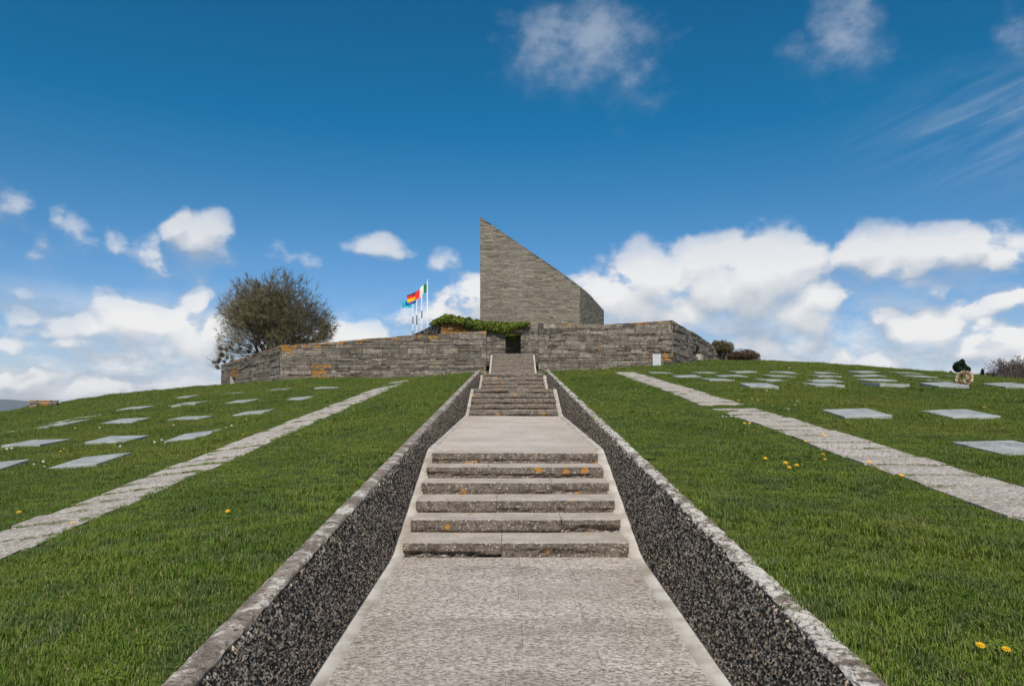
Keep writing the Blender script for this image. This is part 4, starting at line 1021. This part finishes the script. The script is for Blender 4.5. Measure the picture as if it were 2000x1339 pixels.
SHC = [(.13, .105, .035), (.10, .09, .03), (.085, .06, .03), (.15, .12, .045)]
def shrub(x, y, z, rx, rz_, n, cols, label, squash=1.):
    e = empty('shrub', (x, y, z), label=label, category='shrub', group='shrubs at the end of the right wall'); tr = MB()
    for k in range(9):
        a = rng.uniform(0, 6.28); tr.tube((0, 0, -.3), (math.cos(a) * rx * .6, math.sin(a) * rx * .6, rz_ * rng.uniform(.9, 1.5)), .05, .02, 5)
    tr.build('stems', M_BARK, e)
    cs = []
    for k in range(26):
        a = rng.uniform(0, 6.28); u = rng.random() ** .5; cs.append((math.cos(a) * rx * .62 * u, math.sin(a) * rx * .62 * u, rz_ * rng.uniform(.75, 1.5 - .55 * u), rx * .38, rx * .38, rz_ * .35))
    leaf_mass('foliage', cs, n, .05, cols, e)
shrub(14.9, 51, tz(14.9, 51) + .25, .95, .95, 8000, SHC, 'rounded olive shrub standing just beyond the right wall')
shrub(17.0, 52.5, tz(17, 52.5) + .1, 1.35, .72, 7500, [(.12, .07, .03), (.09, .06, .03), (.08, .045, .025)], 'lower spreading russet shrub right of the rounded olive shrub')
# distant trees on the right skyline
def pine(x, y, zb, h, w, label, seed):
    rg = random.Random(seed); e = empty('pine_tree', (x, y, zb), label=label, category='tree', group='dark pines on the right skyline')
    tr = MB(); tr.tube((0, 0, -.5), (0, 0, h * .95), .12, .03, 6); cs = []
    for k in range(int(16 + h * 4)):
        f = rg.random(); a = rg.uniform(0, 6.28); r = w * (1.05 - f) * rg.uniform(.4, 1); zc = h * (.25 + .72 * f)
        tr.tube((0, 0, zc * .85), (math.cos(a) * r, math.sin(a) * r, zc), .03, .012, 4); cs.append((math.cos(a) * r, math.sin(a) * r, zc + .1, w * .11, w * .11, h * .10))
    cs.append((0, 0, h * .95, w * .12, w * .12, h * .08))
    tr.build('trunk', M_BARK, e); leaf_mass('crown', cs, int(3200 * max(.3, w)), .09, [(.012, .028, .014), (.018, .036, .016), (.010, .022, .012)], e)
pine(43.8, 70, 1.5, 2.75, 1.75, 'dark bushy pine on the right skyline behind the wreath', 3)
pine(46.6, 71, 1.6, 1.75, .55, 'tiny dark fir just right of the bushy pine', 4)
pine(50.4, 75, 1.5, 1.8, .28, 'smallest dark fir between the pine and the bare trees', 6)
GT = [(.13, .095, .08, 1), (.10, .075, .065, 1), (.15, .11, .09, 1)]
for i, (px, top, D, st_, lab, wd) in enumerate([(1957, 693, 85, 2, 'pale leafless tree on the right skyline left of the brown clump', .5), (1926, 720, 88, 4, 'low leafless bush on the right skyline', .9), (1984, 692, 84, 4, 'tall brownish leafless tree at the right skyline clump', .55), (2006, 698, 82, 5, 'brown leafless tree cut by the right picture edge', .7)]):
    x = (px - 1000) / 1400 * D; zb = .8; h = (790 - top) / 1400 * D - zb
    bare_tree('bare_tree', (x, D, zb), st_, h * 1.0, wd, 5 if h > 3.6 else 4, 50 + i, GT, 0, r0=.085, twig_r=.014, label=lab, category='tree', group='leafless trees on the right skyline', dome=(0, h * .5, h * .5 + .5, h * .62), twn=6)

# ------------------------------------------------------------------ flags
M_POLE = flat('white_pole', (.72, .73, .75), .4, .5, .04); M_DARK = flat('dark_sleeve', (.06, .065, .09))
def fcol(n, c):
    m = flat(n, c, .8, .2, .05); return m
FM = {k: fcol(k, c) for k, c in dict(flag_green=(.01, .18, .06), flag_white=(.8, .8, .8), flag_red=(.72, .03, .025), flag_black=(.012, .012, .014), flag_gold=(.85, .45, .01), flag_blue=(.006, .07, .33), flag_star=(.75, .62, .1), flag_cyan=(.02, .50, .62), flag_teal=(.01, .25, .30)).items()}
def pole(px, top, D, label):
    x = (px - 1000) / 1400 * D; zt = (790 - top) / 1400 * D; zb = 2.6
    e = empty('flagpole', (x, D, zb), label=label, category='flagpole', group='white flagpoles behind the left wall')
    m = MB(); m.tube((0, 0, -.3), (0, 0, zt - zb), .05, .03, 10); m.build('pole', M_POLE, e, True)
    m = MB(); m.tube((0, 0, zt - zb), (0, 0, zt - zb + .12), .045, .035, 8); m.build('finial', M_POLE, e, True)
    m = MB(); m.tube((-.11, -.03, .2), (-.07, -.03, zt - zb - .1), .012, .012, 4); m.build('halyard', M_POLE, e)
    return e, x, zt
def flag(x, D, zt, L, H, sag, amp, ph, bands, label, horizontal=False, swing=.25, extra=None):
    """bands: [(material, fraction)] along the fly (or down the hoist when horizontal)"""
    e = empty('flag', (x, D, zt), label=label, category='flag', group='flags flying on the white poles'); NX, NY = 30, 15
    def P(u, v): # u along the fly (to the left), v down
        dx = -L * u * .93; dz = -sag * L * u * (0.6 + .4 * u) - H * v * (1 - .06 * u) + .05 * H * math.sin(5 * u + ph)
        dy = swing * L * u + amp * math.sin(9 * u + 1.3 * v + ph) * (u ** .6)
        return (dx, dy, dz)
    f0 = 0.
    for (mn, fr) in bands:
        f1 = f0 + fr; m = MB(); nu = max(4, int(NX * (fr if not horizontal else 1))); nv = max(4, int(NY * (1 if not horizontal else fr)))
        for j in range(nv + 1):
            for i in range(nu + 1):
                u, v = (f0 + fr * i / nu, j / nv) if not horizontal else (i / nu, f0 + fr * j / nv); m.v.append(P(u, v))
        for j in range(nv):
            for i in range(nu): a = j * (nu + 1) + i; m.f.append((a, a+1, a+nu+2, a+nu+1))
        m.build('stripe' if len(bands) > 1 else 'cloth', FM[mn], e, True); f0 = f1
    if extra: extra(e, P)
def stars(e, P):
    for k in range(12):
        a = 6.283 * k / 12; uc, vc = .5 + .19 * math.cos(a), .5 + .3 * math.sin(a); m = MB(); ring = []
        for q in range(10):
            r = (.042 if q % 2 == 0 else .018); b = 6.283 * q / 10; p = P(uc + r * math.sin(b), vc + r * 1.5 * math.cos(b)); m.v.append((p[0], p[1] - .012, p[2]))
        m.f = [tuple(range(10))]; m.build('star', FM['flag_star'], e)
def emblem(e, P):
    m = MB()
    for (u0, u1, v0, v1) in ((.40, .46, .2, .8), (.30, .56, .38, .5), (.62, .66, .3, .8), (.74, .78, .3, .8)):
        b = len(m.v); m.v += [(p[0], p[1] - .012, p[2]) for p in (P(u0, v0), P(u1, v0), P(u1, v1), P(u0, v1))]; m.f.append((b, b+1, b+2, b+3))
    m.build('emblem', FM['flag_teal'], e)
PL = [(835, 548, 60.), (824, 566, 66.), (814, 577, 69.8), (806.5, 586, 72.6)]
labs = ['tallest white flagpole, rightmost, carrying the Italian tricolour', 'white flagpole carrying the German flag', 'white flagpole carrying the blue European flag', 'leftmost and lowest white flagpole carrying the turquoise flag']
PE = [pole(*p, l) for p, l in zip(PL, labs)]
for k, (a, b) in ((1, (607, 621)), (2, (615, 634)), (3, (618, 632))):
    e, x, zt = PE[k]; D = PL[k][2]; m = MB(); z0, z1 = (790 - b) / 1400 * D - 2.6, (790 - a) / 1400 * D - 2.6
    m.tube((0, 0, z0), (0, 0, z1), .052, .052, 8); m.build('sleeve', M_DARK, e, True)
flag(PE[0][1], 60, (790 - 553) / 1400 * 60, 1.12, .74, .62, .08, .4, [('flag_green', .333), ('flag_white', .333), ('flag_red', .334)], 'green white and red flag flying highest on the rightmost pole')
flag(PE[1][1], 66, (790 - 566) / 1400 * 66, 1.52, .74, .30, .10, 1.4, [('flag_black', .17), ('flag_red', .38), ('flag_gold', .45)], 'black red and gold flag just below the green white and red one', True)
flag(PE[2][1], 69.8, (790 - 581) / 1400 * 69.8, 1.22, .52, .26, .08, 2.2, [('flag_blue', 1)], 'dark blue flag with a ring of small stars', extra=stars)
flag(PE[3][1], 72.6, (790 - 587) / 1400 * 72.6, 1.22, .66, .06, .10, 3.1, [('flag_cyan', 1)], 'turquoise flag flying lowest on the left pole', extra=emblem)

# ------------------------------------------------------------------ wreath
def wreath():
    x, y = 11.58, 18.35; z = tz(x, y) + .24; e = empty('wreath', (x, y, z), label='cream dried flower wreath standing tilted at the end of a grave slab', category='wreath')
    e.rotation_euler = (R(66), R(-25), R(-48)); e.scale = (.85,) * 3
    bm_ = MB(); n1, n2, Rr, rr = 22, 8, .155, .05
    for i in range(n1):
        for j in range(n2):
            a, b = 6.283 * i / n1, 6.283 * j / n2; q = rr * (1 + .12 * math.sin(5 * a + j)); bm_.v.append(((Rr + q * math.cos(b)) * math.cos(a), (Rr + q * math.cos(b)) * math.sin(a), q * math.sin(b)))
    for i in range(n1):
        for j in range(n2): i2, j2 = (i + 1) % n1, (j + 1) % n2; bm_.f.append((i * n2 + j, i2 * n2 + j, i2 * n2 + j2, i * n2 + j2))
    bm_.build('ring', flat('wreath_straw', (.10, .065, .03), var=.4), e, True)
    n = 900; a = nr.uniform(0, 6.283, n); b = nr.uniform(-1.2, 2.4, n)
    d = np.stack([np.cos(b) * np.cos(a), np.cos(b) * np.sin(a), np.sin(b)], 1); c = np.stack([Rr * np.cos(a), Rr * np.sin(a), 0 * a], 1)
    L = nr.uniform(.07, .115, n)[:, None]; tg = np.stack([-np.sin(a), np.cos(a), 0 * a], 1) * .014
    V = np.stack([c + d * .035 - tg * .5, c + d * L * .8 - tg, c + d * L, c + d * L * .8 + tg], 1).reshape(-1, 3)
    cc_ = np.array([(.72, .62, .44), (.8, .74, .6), (.5, .3, .14), (.66, .5, .3)])[nr.randint(4, size=n)]
    fast_mesh('petals', V, np.arange(4 * n).reshape(n, 4), M_LEAF, e, np.repeat(cc_, 4, 0), kind='stuff')
    rb = MB(); rb.box(-.02, -.22, .05, .02, -.06, .055); rb.build('ribbon', flat('ribbon_white', (.7, .68, .62)), e)
wreath()
print('objects', len(bpy.data.objects))

# ------------------------------------------------------------------ haze over the valley
hb = MB(); hb.box(-9100, -450, -185, 9100, 12100, 48)
hm = bpy.data.materials.new('valley_haze'); hm.use_nodes = True; t = NT(hm.node_tree)
pv = t.n('ShaderNodeVolumePrincipled', {'Color': (.80, .88, 1.0), 'Density': .0001, 'Anisotropy': .1})
t.nt.links.new(pv.outputs[0], t.n('ShaderNodeOutputMaterial').inputs[1])
hb.build('haze', hm, kind='stuff')
